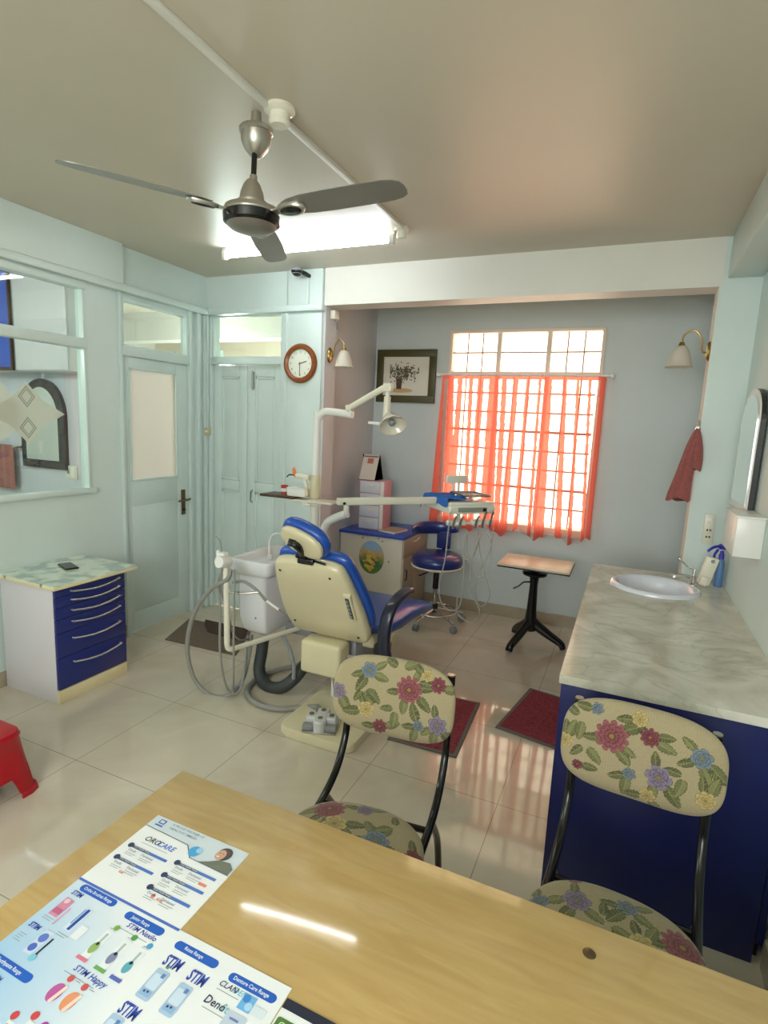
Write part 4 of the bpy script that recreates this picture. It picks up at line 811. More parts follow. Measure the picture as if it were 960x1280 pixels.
# mats
def mat_obj(pts, label, name, m1, m2, bw, h=.008):
    b = MB(); c = Vector((sum(p[0] for p in pts) / 4, sum(p[1] for p in pts) / 4)); b.prism(pts, 0.0005, h, m2, 'z')
    inn = [(p[0] + (c.x - p[0]) * bw / abs(c.x - p[0]) , p[1] + (c.y - p[1]) * bw / abs(c.y - p[1])) for p in pts]; b.prism(inn, h, h + .002, m1, 'z')
    b.build(name, label=label, cat='mat', smooth=False)
mat_obj([(-.657, 3.07), (-.627, 2.473), (-.994, 2.459), (-1.02, 3.05)], 'maroon floor mat with grey border beside the dental chair base', 'floor_mat', M['carpet'], M['mat_border'], .02)
mat_obj([(-.422, 3.415), (-.516, 2.847), (-.150, 2.782), (-.145, 3.37)], 'maroon floor mat with grey border beside the blue counter', 'floor_mat', M['carpet'], M['mat_border'], .02)
b = MB(); b.prism([(-2.93, 2.87), (-2.32, 2.90), (-2.50, 3.30), (-3.08, 3.27)], .0005, .009, M['mat_brown']); 
b.prism([(-2.76, 3.12), (-2.42, 3.10), (-2.53, 3.31), (-2.95, 3.31), (-2.88, 3.22)], .009, .017, mat('dark_brown_folded_cloth', '4A3A32', .95, bump=.5, bscale=200), 'z', .003)
b.build('doormat', label='grey-brown doormat with a dark folded cloth edge near the double door', cat='doormat', smooth=False)

# ---------------------------------------------------------------- dental chair
t = thing('dental_chair', (-1.35, 2.85, 0), 'cream and blue dental chair seen from behind in the middle of the room', 'dental chair')
CM, BV = M['cream'], M['blue_vinyl']
b = MB(); b.prism(rrect(-1.31, 2.78, .215, .54, .05), 0, .05, CM, 'z', .012, 3); b.build('base_plate', t)
b = MB(); b.box(-1.43, -1.27, 2.62, 2.98, .05, .20, M['offwhite'], .02); b.box(-1.41, -1.29, 2.66, 2.94, .18, .40, M['graylid'], .015); b.tube([(-1.34, 2.60, .10), (-1.35, 2.56, .16), (-1.37, 2.57, .26)], .022, M['graylid'], 10, 5); b.build('lift_column', t, label='grey lift column')
# side-view frame: Y forward, Z up ; back tilts towards the camera
def bp(u, v, w):          # u across, v up along the back, w out of the back (+ towards sitter)
    o_ = Vector((-1.425, 2.62, .44)); d = Vector((.03, -.33, .50)).normalized(); nrm = Vector((0, .50, .33)).normalized(); s_ = Vector((1, 0, 0))
    return o_ + s_ * u + d * v + nrm * w
def slab(name, prof, w0, w1, m, edge, parent, label=None):
    # prof: outline in (u,v); puffed faces with rounded edge
    b = MB(); i = b.mi(m); P = catmull([(p[0], p[1], 0) for p in prof] + [(prof[0][0], prof[0][1], 0)], 5)[:-1]
    cu = sum(p.x for p in P) / len(P); cv = sum(p.y for p in P) / len(P); R_ = []
    for k, w_ in ((.0, w0), (.55, w0), (.93, w0), (.985, w0 + (w1 - w0) * .15), (1.0, w0 + (w1 - w0) * .4), (1.0, w0 + (w1 - w0) * .6), (.985, w0 + (w1 - w0) * .85), (.93, w1), (.55, w1), (0, w1)):
        R_.append([b.v(bp(cu, cv, w_))] if k == 0 else [b.v(bp(cu + (p.x - cu) * k, cv + (p.y - cv) * k, w_)) for p in P])
    n = len(P)
    for p, q in zip(R_, R_[1:]):
        for k in range(n):
            k2 = (k + 1) % n
            if len(p) == 1: b.face((p[0], q[k], q[k2]), i)
            elif len(q) == 1: b.face((p[k], p[k2], q[0]), i)
            else: b.face((p[k], p[k2], q[k2], q[k]), i)
    return b.build(name, parent, label=label, angle=60)
H_ = .60
shell = [(-.245, .04), (-.255, .18), (-.235, .38), (-.205, .54), (-.17, .585), (-.08, .60), (.08, .60), (.16, .585), (.195, .54), (.225, .38), (.25, .18), (.245, .04), (.20, -.0), (.06, -.01), (-.10, .0), (-.21, .0)]
slab('backrest_shell', shell, -.03, .035, CM, .02, t, 'cream moulded backrest shell')
slab('backrest_cushion', [(p[0] * 1.045 + .008, (p[1] - .3) * .92 + .338) for p in shell], .030, .085, BV, .02, t, 'blue vinyl backrest cushion')
for u, v in ((-.17, .52), (.12, .52), (.19, .06), (-.2, .1)):
    b = MB(); q = bp(u, v, -.031); rr = Vector((0, .5, .33)).to_track_quat('Z', 'Y').to_matrix(); b.lathe([(0, -.001), (.007, -.001), (.008, .002), (0, .002)], M['black'], 12, q, rr); b.build('screw', t)
b = MB(); rr = Vector((0, .50, .33)).to_track_quat('Z', 'Y').to_matrix()
XB = Matrix((( 1, .03, 0, 0), (0, -.55, .83, 0), (0, .83, .55, 0), (0, 0, 0, 1)))
def bbox(b, u0, u1, v0, v1, w0, w1, m, bev=.004):
    c = bp((u0+u1)/2, (v0+v1)/2, (w0+w1)/2); b2 = bmesh.new(); bmesh.ops.create_cube(b2, size=1)
    bmesh.ops.transform(b2, matrix=Matrix.Diagonal((abs(u1-u0), abs(v1-v0), abs(w1-w0), 1)), verts=b2.verts); bmesh.ops.bevel(b2, geom=list(b2.edges), offset=bev, segments=3, profile=.5, affect='EDGES')
    d = Vector((.03, -.33, .50)).normalized(); nr = Vector((0, .50, .33)).normalized(); sd = d.cross(nr).normalized(); X = Matrix(((sd.x, d.x, nr.x, c.x), (sd.y, d.y, nr.y, c.y), (sd.z, d.z, nr.z, c.z), (0, 0, 0, 1)))
    bmesh.ops.transform(b2, matrix=X, verts=b2.verts); b.merge(b2, m)
bbox(b, .172, .215, .22, .42, -.042, -.015, CM, .006); bbox(b, .184, .204, .24, .40, -.046, -.04, mat('dark_green_keypad', '33403A', .3), .002)
for k in range(5): bbox(b, .188, .200, .25 + .03 * k, .27 + .03 * k, -.048, -.044, M['graylid'], .001)
b.build('control_keypad', t, label='dark green keypad strip on the backrest edge')
b = MB(); b.box(-1.555, -1.305, 2.49, 2.62, .235, .425, CM, .022, 4); b.build('hinge_cover', t, label='cream hinge cover below the backrest')
# seat and leg rest
b = MB(); i = b.mi(BV); R_ = []
for y, z, hw_, th in ((2.74, .488, .235, .04), (2.80, .490, .255, .07), (2.95, .486, .268, .085), (3.15, .478, .268, .08), (3.35, .448, .275, .07), (3.52, .415, .27, .06), (3.58, .398, .25, .045)):
    pts = [(-hw_, -.3), (-hw_, .25), (-hw_ * .93, .5), (-hw_ * .5, .46), (0, .42), (hw_ * .5, .46), (hw_ * .93, .5), (hw_, .25), (hw_, -.3), (hw_ * .9, -.5), (-hw_ * .9, -.5)]
    R_.append([b.v((-1.405 + p[0], y, z - th / 2 + p[1] * th)) for p in pts])
for p, q in zip(R_, R_[1:]):
    for k in range(11): b.face((p[k], p[(k+1) % 11], q[(k+1) % 11], q[k]), i)
b.face(R_[0], i); b.face(R_[-1], i)
b.build('seat_cushion', t, angle=70, label='blue vinyl seat with long leg rest')
b = MB(); b.box(-1.60, -1.22, 2.74, 3.15, .34, .425, CM, .02, 3); b.build('seat_pan', t)
# armrest (right), and hinge block
b = MB(); i = b.mi(mat('dark_vinyl_armrest', '1B2238', .3, coat=.3)); path = catmull([(-1.085, 2.60, .385), (-1.085, 2.57, .46), (-1.078, 2.56, .56), (-1.07, 2.59, .645), (-1.065, 2.67, .685), (-1.06, 2.78, .70), (-1.058, 2.86, .695)], 6); R_ = []; n = len(path)
for k, p in enumerate(path):
    d = (path[min(k+1, n-1)] - path[max(k-1, 0)]).normalized(); s_ = Vector((1, 0, 0)); u_ = d.cross(s_).normalized(); tt = k / (n - 1); hw_ = .036 - .006 * tt; ht = .017 + .004 * math.sin(tt * PI); e_ = 1 if k < n - 1 else .6
    R_.append([b.v(p + s_ * hw_ * e_ * math.copysign(abs(math.cos(a)) ** .6, math.cos(a)) + u_ * ht * e_ * math.copysign(abs(math.sin(a)) ** .6, math.sin(a))) for a in [2*PI*j/16 for j in range(16)]])
for p, q in zip(R_, R_[1:]):
    for k in range(16): b.face((p[k], p[(k+1) % 16], q[(k+1) % 16], q[k]), i)
b.face(R_[0], i); b.face(R_[-1], i); b.build('armrest', t, label='dark curved armrest', angle=60)
b = MB(); b.box(-1.15, -1.075, 2.58, 2.66, .34, .45, M['blackp'], .01, 3); b.build('armrest_hinge', t); b = MB(); b.lathe([(0, 0), (.06, 0), (.065, .008), (.06, .02), (0, .024)], CM, 28, (-1.155, 2.84, .355), RY(90)); b.build('side_cap', t)
# headrest
hc = Vector((-1.375, 2.20, 1.045)); hn = Vector((-.12, -.80, -.50)).normalized(); hu = Vector((.86, -.05, -.42)); hu = (hu - hn * hu.dot(hn)).normalized(); hv = hn.cross(hu).normalized()
def pad(b, c, a_, h_, th, m, n=40):
    i = b.mi(m); R_ = []
    for k, w_ in ((0, .5), (.6, .5), (.88, .44), (.97, .28), (1, 0), (.97, -.28), (.88, -.44), (.6, -.5), (0, -.5)):
        R_.append([b.v(c + hn * w_ * th)] if k == 0 else [b.v(c + hn * w_ * th + hu * a_ * k * math.copysign(abs(math.cos(q)) ** .8, math.cos(q)) + hv * h_ * k * math.copysign(abs(math.sin(q)) ** .8, math.sin(q))) for q in [2*PI*j/n for j in range(n)]])
    for p, q in zip(R_, R_[1:]):
        for k in range(n):
            k2 = (k+1) % n
            if len(p) == 1: b.face((p[0], q[k], q[k2]), i)
            elif len(q) == 1: b.face((p[k], p[k2], q[0]), i)
            else: b.face((p[k], p[k2], q[k2], q[k]), i)
b = MB(); pad(b, hc, .118, .078, .035, CM); b.build('headrest_shell', t, label='cream headrest shell')
b = MB(); pad(b, hc - hn * .042, .132, .092, .06, BV); b.build('headrest_cushion', t, label='blue headrest cushion')
b = MB(); q0 = hc + hn * .02; q1 = bp(-.0, .60, .0)
b.tube([q0 - hv * .01 + hu * -.03, q0 + hn * .012 + hv * .0, q1 + Vector((.0, -.02, .02)), q1], .018, M['black'], 10, 4); b.box(q0.x - .055, q0.x - .012, q0.y - .012, q0.y + .012, q0.z - .012, q0.z + .045, M['black'], .003, 2, RX(-35))
for s_ in (-.022, .022): b.tube([q0 + hu * (s_ - .02) + hn * .004, q1 + Vector((s_, -.01, .03)), q1 + Vector((s_, 0, -.03))], .007, M['black'], 8, 3)
b.box(q1.x - .045, q1.x + .045, q1.y - .03, q1.y + .02, q1.z - .02, q1.z + .012, M['black'], .008); b.tube([q1 + Vector((-.055, -.01, .01)), q1 + Vector((-.03, -.02, .03)), q1 + Vector((.04, -.025, .02))], .011, M['blackp'], 10, 4); b.tube([q1 + Vector((.05, -.01, 0)), q1 + Vector((.11, -.02, -.005))], .006, M['black'], 8)
b.build('headrest_bracket', t)
# foot control
t = thing('foot_control', (-1.33, 2.33, .05), 'grey-white cross-shaped foot control block on the cream base plate', 'foot control')
fx, fy = -1.315, 2.335; FR = FX((fx, fy, 0)) @ Matrix.Rotation(math.radians(18), 4, 'Z') @ Matrix.Diagonal((1.18, 1.18, 1, 1)) @ FX((-fx, -fy, 0)); GW = mat('grey_white_plastic', 'C9CAC8', .35)
b = MB(); b.X = FR; b.box(fx - .075, fx + .075, fy - .065, fy + .06, .05, .062, M['steel'], .003); b.box(fx - .068, fx + .068, fy - .026, fy + .03, .06, .115, GW, .01, 3); b.box(fx - .028, fx + .028, fy - .06, fy + .065, .06, .117, GW, .01, 3); b.lathe([(.028, .06), (.028, .112), (.022, .119), (0, .119)], GW, 24, (fx, fy - .045, 0)); b.build('body', t)
for dx, dy in ((-.045, 0), (.045, 0), (0, .04), (0, -.03)): b = MB(); b.X = FR; b.lathe([(0, .1165), (.011, .1165), (.011, .121), (.006, .123), (0, .123)], M['mat_border'], 16, (fx + dx, fy + dy, 0)); b.build('button', t)
for s_ in (-1, 1): b = MB(); b.X = FR; b.box(fx + s_ * .05 - .024, fx + s_ * .05 + .024, fy - .062, fy - .03, .062, .092, M['graylid'], .006); b.build('pedal', t)

# ---------------------------------------------------------------- dental unit: cuspidor, pole lamp, delivery arm
t = thing('dental_unit', (-1.95, 2.85, 0), 'white dental unit with spittoon basin, pole lamp and swinging instrument tray', 'dental unit')
OW = M['offwhite']; WH = mat('white_glazed_body', 'DEDFE2', .22, coat=.3)
b = MB(); i = b.mi(WH); R_ = []
for z, x0, x1, y0, y1, r in ((.315, -2.02, -1.90, 2.66, 3.0, .02), (.345, -2.065, -1.888, 2.635, 3.02, .025), (.42, -2.08, -1.885, 2.625, 3.03, .02), (.69, -2.085, -1.88, 2.62, 3.04, .02), (.70, -2.075, -1.89, 2.63, 3.03, .02)):
    R_.append([b.v((x, y, z)) for x, y in rrect((x0+x1)/2, (y0+y1)/2, (x1-x0)/2, (y1-y0)/2, r, 4)])
n = len(R_[0])
for p, q in zip(R_, R_[1:]):
    for k in range(n): b.face((p[k], p[(k+1) % n], q[(k+1) % n], q[k]), i)
b.face(R_[0], i); b.face(R_[-1], i); b.build('spittoon_body', t, angle=50)
b = MB(); b.lathe([(0, 0), (.006, 0), (.007, .003), (0, .004)], M['graylid'], 12, (-1.95, 2.622, .43), RX(90)); b.build('knob', t)
b = MB(); i = b.mi(WH); R_ = []
for z, e_, r in ((.685, 0, .03), (.702, .016, .035), (.712, .022, .035), (.770, .030, .04), (.782, .024, .04), (.784, .008, .04), (.774, -.012, .04), (.745, -.03, .04), (.735, -.06, .03), (.733, -.09, .01)):
    R_.append([b.v((x, y, z - (.012 if (e_ > -.01 and z > .75 and y < 2.66 and abs(x + 1.99) < .04) else 0))) for x, y in rrect(-1.99, 2.83, .125 + e_, .215 + e_, r, 6)])
n = len(R_[0])
for p, q in zip(R_, R_[1:]):
    for k in range(n): b.face((p[k], p[(k+1) % n], q[(k+1) % n], q[k]), i)
b.face(R_[-1], i); b.build('spittoon_basin', t, angle=60, label='white moulded spittoon basin')
b = MB(); b.tube([(-2.02, 2.86, .735), (-2.03, 2.86, .80), (-2.02, 2.86, .87), (-1.985, 2.86, .905), (-1.94, 2.87, .905), (-1.915, 2.87, .89)], .0065, WH, 10, 6); b.lathe([(0, 0), (.016, 0), (.014, .03), (.007, .035)], WH, 16, (-2.02, 2.86, .735)); b.build('cup_filler', t, label='white swan-neck cup filler')
# post and lamp
px_, py_ = -1.785, 3.0
b = MB(); b.tube([(px_, py_, .33), (px_, py_, 1.56), (px_ + .012, py_, 1.635), (px_ + .055, py_, 1.672), (px_ + .12, py_, 1.674), (px_ + .245, py_, 1.662)], .0225, M['white'], 16, 6); b.tube([(px_, py_, .30), (px_, py_, 1.12)], .027, OW, 16); b.build('lamp_post', t)
b = MB(); b.box(-1.90, -1.70, 2.86, 3.10, .27, .34, M['graylid'], .01); b.tube([(-1.86, 2.90, .30), (-1.60, 2.88, .27), (-1.45, 2.84, .26)], .03, M['graylid'], 12); b.tube([(-1.84, 2.75, .30), (-1.70, 2.62, .28), (-1.66, 2.6, .20), (-1.66, 2.6, .12)], .012, M['graylid'], 8); b.build('support_arm', t)
b = MB(); b.tube([(-1.555, 3.0, 1.65), (-1.555, 3.0, 1.69)], .013, M['steel'], 12); b.tube([(-1.565, 3.0, 1.70), (-1.325, 3.0, 1.832)], .019, M['creamw'], 14); b.box(-1.585, -1.545, 2.98, 3.02, 1.685, 1.72, M['creamw'], .008); b.box(-1.345, -1.29, 2.978, 3.022, 1.80, 1.85, M['creamw'], .010)
b.build('lamp_arm', t)
b = MB(); b.tube([(-1.318, 3.0, 1.81), (-1.318, 3.0, 1.77)], .013, M['creamw'], 12); b.tube([(-1.318, 3.0, 1.775), (-1.322, 3.0, 1.655)], .020, M['creamw'], 16); b.tube([(-1.31, 3.0, 1.69), (-1.29, 2.98, 1.665), (-1.27, 2.96, 1.64)], .010, M['creamw'], 10, 4); b.build('lamp_drop_arm', t)
lo_ = (-1.248, 2.93, 1.618); rq = Vector((.55, -.55, -.62)).to_track_quat('Z', 'Y').to_matrix()
b = MB(); b.lathe([(0, -.09), (.022, -.086), (.036, -.066), (.054, -.036), (.080, .0), (.085, .015), (.080, .015), (.067, 0), (.042, -.024), (0, -.042)], mat('clear_lamp_housing', 'D9D2C2', .15, coat=.4), 10, lo_, rq, (1.0, .85)); hd = b.build('operating_lamp', t, label='translucent faceted operating lamp head')
b = MB(); b.lathe([(0, -.03), (.018, -.028), (.02, -.005), (.012, .004), (0, .005)], M['graylid'], 16, lo_, rq); b.build('bulb_shield', hd)
b = MB(); b.tube([(-1.31, 2.94, 1.615), (-1.40, 2.93, 1.62)], .0085, M['white'], 10); b.build('lamp_handle', hd)
# holder cylinder, bracket tray
b = MB(); b.lathe([(.030, 1.135), (.034, 1.14), (.034, 1.265), (.032, 1.275), (.026, 1.28)], M['cream'], 20, (px_, py_, 0)); b.build('post_clamp', t)
b = MB(); b.box(-1.935, -1.63, 2.93, 3.06, 1.112, 1.124, M['creamw'], .004); b.lathe([(.028, 1.085), (.045, 1.09), (.045, 1.128), (.03, 1.132)], M['creamw'], 24, (px_, py_, 0)); b.tube([(-1.83, 2.93, 1.105), (-1.80, 2.91, 1.10), (-1.77, 2.92, 1.10)], .008, M['creamw'], 8); b.build('tray_bracket', t)
bx('wooden_shelf', -2.15, -1.90, 2.92, 3.08, 1.124, 1.139, M['darkwood'], t, .002, label='small dark wooden shelf board')
t2 = thing('white_tray_box', (-1.88, 2.99, 1.139), 'shallow white box on the wooden shelf of the dental unit', 'box')
bx('box', -1.965, -1.83, 2.95, 3.04, 1.139, 1.185, M['white'], t2, .005); bx('lid', -1.968, -1.827, 2.947, 3.043, 1.185, 1.192, M['white'], t2, .003)
t2 = thing('paper_cup', (-2.015, 3.0, 1.139), 'small red cup on the wooden shelf of the dental unit', 'cup')
b = MB(); b.lathe([(0, 0), (.020, 0), (.0235, .058), (.0215, .058), (.018, .004), (0, .004)], M['redcup'], 24, (-2.015, 3.0, 1.139)); b.build('body', t2)
b = MB(); b.lathe([(.0211, .018), (.0216, .018), (.0228, .04), (.0222, .04)], M['paper'], 24, (-2.015, 3.0, 1.139)); b.build('printed_band', t2, label='white band')
t2 = thing('curing_light', (-1.86, 2.96, 1.2), 'cream curing light gun with orange shield in its holder', 'curing light')
b = MB(); b.tube([(-1.805, 2.96, 1.265), (-1.90, 2.955, 1.272)], [.020, .014], M['creamw'], 14); b.tube([(-1.845, 2.96, 1.262), (-1.835, 2.96, 1.235), (-1.825, 2.96, 1.205)], .013, M['creamw'], 12); b.tube([(-1.825, 2.96, 1.205), (-1.82, 2.96, 1.15)], .010, M['cream'], 10); b.build('body', t2)
b = MB(); b.tube([(-1.90, 2.955, 1.272), (-1.945, 2.95, 1.274), (-1.965, 2.95, 1.258)], .004, M['black'], 8, 4); b.build('light_guide', t2)
b = MB(); b.lathe([(0, 0), (.022, 0), (.022, .003), (0, .003)], M['orange'], 20, (-1.912, 2.955, 1.290), RY(75), (1.5, .9)); b.build('shield', t2, label='orange shield')
# delivery arm
b = MB(); b.tube([(-1.735, 3.03, .34), (-1.74, 3.03, .82), (-1.735, 3.03, .92), (-1.70, 3.02, .985), (-1.645, 3.01, 1.02), (-1.55, 2.99, 1.062)], .026, M['white'], 16, 6); b.tube([(-1.555, 2.99, 1.055), (-1.555, 2.99, 1.115)], .018, M['creamw'], 14); b.build('delivery_arm_lower', t)
D1 = Vector((.70, .714, 0)); D2 = Vector((-.714, .70, 0)); NB = Vector((-.99, 3.30, 0))
def ubox(b, a0, a1, d0, d1, z0, z1, m, bev=.004):
    c = NB + D1 * (a0 + a1) / 2 + D2 * (d0 + d1) / 2; b.box(c.x - (a1-a0)/2, c.x + (a1-a0)/2, c.y - (d1-d0)/2, c.y + (d1-d0)/2, z0, z1, m, bev, 3, RZ(45.6))
pA = Vector((-1.60, 2.955, 0)); pB = NB + D1 * .14 + D2 * .20; L_ = (pB - pA).length; mid = (pA + pB) / 2; an = math.degrees(math.atan2((pB - pA).y, (pB - pA).x))
b = MB(); b.box(mid.x - L_/2, mid.x + L_/2, mid.y - .025, mid.y + .025, 1.115, 1.158, M['creamw'], .006, 3, RZ(an)); b.tube([(-1.555, 2.97, 1.128), (-1.554, 2.955, 1.128)], .008, M['black'], 8); b.build('delivery_arm_beam', t)
b = MB(); ubox(b, 0, .335, 0, .38, 1.075, 1.130, OW, .010); ubox(b, .005, .33, .005, .375, 1.125, 1.150, OW, .008); dt = b.build('delivery_tray', t, label='white delivery tray housing')
b = MB(); ubox(b, .06, .27, -.003, .004, 1.088, 1.118, mat('grey_green_panel', '8D9688', .3), .002); ubox(b, .24, .265, -.005, .0, 1.092, 1.112, M['black'], .001); b.build('control_panel', dt)
b = MB(); ubox(b, .20, .215, .345, .36, 1.14, 1.25, M['white'], .003); ubox(b, .245, .26, .345, .36, 1.14, 1.25, M['white'], .003); ubox(b, .15, .31, .335, .365, 1.235, 1.288, M['offwhite'], .006); b.build('display', dt, label='small grey display head on two stems')
b = MB(); ubox(b, .09, .11, .05, .07, 1.02, 1.08, OW, .003); ubox(b, .0, .13, .005, .045, 1.0, 1.035, OW, .008); ubox(b, .17, .33, .005, .045, 1.0, 1.035, OW, .008); ubox(b, .13, .17, .015, .035, 1.008, 1.02, OW, .003); b.build('handpiece_rack', dt)
hp = []
for k, a_ in enumerate((.03, .08, .195, .245, .30)):
    p = NB + D1 * a_ + D2 * .0; b = MB(); tl = .05 if k > 2 else .02
    b.tube([(p.x, p.y, .985), (p.x + .004, p.y - .004, 1.03), (p.x + .02, p.y - .006, 1.045 + tl)], .007, M['steel'], 8, 3); b.build('handpiece', dt); hp.append(p)
def hose(name, pts, r, m, parent, seg=10, label=None):
    b = MB(); b.tube(pts, r, m, seg, 8); return b.build(name, parent, label=label, angle=80)
PH = M['palehose']
hose('hose', [(-0.873, 3.32, 0.961), (-0.852, 3.32, 0.8), (-0.788, 3.32, 0.696), (-0.717, 3.32, 0.758), (-0.719, 3.32, 0.919), (-0.76, 3.32, 1.0)], .0038, PH, t)
hose('hose', [(-0.925, 3.34, 0.951), (-0.912, 3.34, 0.839), (-0.872, 3.34, 0.792), (-0.828, 3.34, 0.824), (-0.805, 3.34, 0.93), (-0.82, 3.34, 0.989)], .0038, PH, t)
hose('hose', [(-0.779, 3.3, 0.986), (-0.826, 3.3, 0.807), (-0.824, 3.3, 0.627), (-0.752, 3.3, 0.484), (-0.797, 3.3, 0.407), (-0.889, 3.3, 0.443), (-0.907, 3.3, 0.561)], .0038, PH, t)
hose('hose', [(-0.72, 3.36, 1.013), (-0.734, 3.36, 0.859), (-0.776, 3.36, 0.75), (-0.808, 3.36, 0.615), (-0.768, 3.36, 0.5), (-0.712, 3.36, 0.578), (-0.754, 3.36, 0.728), (-0.794, 3.36, 0.851), (-0.814, 3.36, 0.977)], .0038, PH, t)
hose('hose', [(-0.979, 3.28, 1.096), (-0.986, 3.28, 0.969), (-0.995, 3.28, 0.787), (-1.022, 3.28, 0.626), (-1.004, 3.28, 0.513), (-0.942, 3.28, 0.465), (-0.882, 3.28, 0.503), (-0.869, 3.28, 0.625), (-0.872, 3.28, 0.805), (-0.872, 3.28, 0.957)], .0038, PH, t)
# suction holder arm and hoses
b = MB(); b.tube([(-1.80, 2.86, .315), (-1.93, 2.45, .315), (-1.947, 2.39, .32), (-1.955, 2.37, .345), (-1.957, 2.37, .42)], .0155, M['creamw'], 12, 5); b.tube([(-1.957, 2.37, .36), (-1.963, 2.37, .80)], .0165, M['creamw'], 12)
b.lathe([(0, -.04), (.030, -.04), (.033, -.03), (.033, .03), (.030, .04), (0, .04)], M['white'], 24, (-1.960, 2.345, .835), RX(80)); b.box(-2.02, -1.965, 2.35, 2.40, .82, .88, M['white'], .012, 3); b.tube([(-1.96, 2.37, .66), (-1.88, 2.40, .655), (-1.80, 2.44, .665)], .007, M['chrome'], 8, 4); b.build('suction_holder_arm', t)
b = MB(); b.tube([(-1.992, 2.38, 0.834), (-2.003, 2.38, 0.887), (-2.014, 2.38, 0.94), (-2.042, 2.38, 0.963)], .0035, M['steel'], 8, 5); b.tube([(-1.998, 2.38, 0.797), (-2.02, 2.38, 0.844), (-2.031, 2.38, 0.883)], .011, M['white'], 10, 4); b.build('suction_tip', t)
GH = M['greyhose']
hose('suction_hose', [(-1.935, 2.37, 0.79), (-1.948, 2.36, 0.736), (-2.071, 2.36, 0.652), (-2.188, 2.36, 0.489), (-2.248, 2.37, 0.279), (-2.217, 2.38, 0.098), (-2.134, 2.4, 0.004), (-2.032, 2.42, -0.005), (-1.977, 2.46, 0.026), (-1.945, 2.5, 0.097), (-1.961, 2.58, 0.228), (-2.026, 2.68, 0.281)], .013, GH, t)
hose('suction_hose', [(-1.998, 2.38, 0.778), (-2.018, 2.37, 0.704), (-1.998, 2.36, 0.562), (-1.999, 2.36, 0.326), (-1.993, 2.38, 0.151), (-1.974, 2.42, 0.035), (-1.921, 2.44, 0.059), (-1.934, 2.5, 0.164), (-1.995, 2.6, 0.249), (-2.066, 2.7, 0.266)], .007, GH, t)
hose('suction_hose', [(-1.891, 2.35, 0.801), (-1.891, 2.35, 0.675), (-1.887, 2.34, 0.45), (-1.903, 2.36, 0.228), (-1.951, 2.42, 0.04)], .006, GH, t)
hose('suction_hose', [(-1.942, 2.4, 0.709), (-1.881, 2.42, 0.718), (-1.815, 2.44, 0.678), (-1.759, 2.46, 0.617)], .009, GH, t)
b = MB(); b.tube([(-1.759, 2.46, 0.617), (-1.685, 2.47, 0.577)], .007, M['white'], 8); b.tube([(-1.685, 2.47, 0.577), (-1.663, 2.5, 0.544)], .005, M['chrome'], 8); b.build('suction_handpiece', t)
hose('suction_hose', [(-1.998, 2.38, 0.81), (-2.009, 2.38, 0.671), (-1.981, 2.4, 0.53), (-1.974, 2.44, 0.399), (-2.009, 2.55, 0.304), (-2.023, 2.66, 0.273)], .006, GH, t)
b = MB(); b.lathe([(0, -.02), (.020, -.02), (.022, 0), (.02, .02), (0, .02)], M['graylid'], 14, (-1.963, 2.45, 0.044)); b.build('hose_clip', t)
b = MB(); P_ = catmull([(-2.008, 2.78, 0.223), (-1.99, 2.74, 0.161), (-1.963, 2.68, 0.069), (-1.871, 2.62, 0.022), (-1.767, 2.62, 0.027), (-1.693, 2.66, 0.089), (-1.665, 2.72, 0.152), (-1.647, 2.8, 0.198)], 14); R_ = []; i = b.mi(M['darkhose']); up = None
for k, p in enumerate(P_):
    d = (P_[min(k+1, len(P_)-1)] - P_[max(k-1, 0)]).normalized(); up = d.orthogonal().normalized() if up is None else (up - d * up.dot(d)).normalized(); s_ = d.cross(up); r = .036 + (.0025 if k % 2 else -.001)
    R_.append([b.v(p + (up * math.cos(a) + s_ * math.sin(a)) * r) for a in [2*PI*j/18 for j in range(18)]])
for p, q in zip(R_, R_[1:]):
    for k in range(18): b.face((p[k], p[(k+1) % 18], q[(k+1) % 18], q[k]), i)
b.face(R_[0], i); b.face(R_[-1], i); b.build('drain_hose', t, label='thick dark ribbed drain hose', angle=80)
hose('floor_hose', [(-1.834, 3.046, 0.018), (-1.863, 2.943, 0.018), (-1.935, 2.82, 0.018), (-1.969, 2.672, 0.018), (-1.928, 2.516, 0.018), (-1.804, 2.421, 0.018), (-1.657, 2.42, 0.018), (-1.545, 2.492, 0.018)]+[(-1.42,2.47,.065),(-1.38,2.42,.075)], .016, GH, t)
# things on the tray
t2 = thing('blue_cloth', (-1.05, 3.45, 1.142), 'bright blue cloth draped over the left side of the instrument tray', 'cloth')
b = MB(); i = b.mi(M['cloth_blue']); g_ = []
for a in range(19):
    row = []
    for c in range(23):
        u = -.03 + .20 * a / 18; v = .03 + .375 * c / 22; z = 1.168 + .005 * math.sin(u * 40 + v * 22) + .005 * math.sin(v * 45 + 1)
        if u < -.004: z -= min(.05, (-.004 - u) * 3.0); u = -.004 - (-.004 - u) * .25
        if v > .37: z -= (v - .37) * 1.8
        p = NB + D1 * u + D2 * v; row.append(b.v((p.x, p.y, z)))
    g_.append(row)
for a in range(18):
    for c in range(22): b.face((g_[a][c], g_[a+1][c], g_[a+1][c+1], g_[a][c+1]), i)
cl = b.build('cloth', t2); md = cl.modifiers.new('s', 'SOLIDIFY'); md.thickness = .004
t2 = thing('instrument_tray', (-.93, 3.55, 1.142), 'steel instrument tray lying across the delivery unit', 'tray')
b = MB(); ubox(b, .14, .325, .05, .27, 1.176, 1.180, M['steel'], .002)
for q in ((.14, .325, .05, .056), (.14, .325, .264, .27), (.14, .146, .05, .27), (.319, .325, .05, .27)): ubox(b, *q, 1.176, 1.190, M['steel'], .002)
b.build('tray', t2)
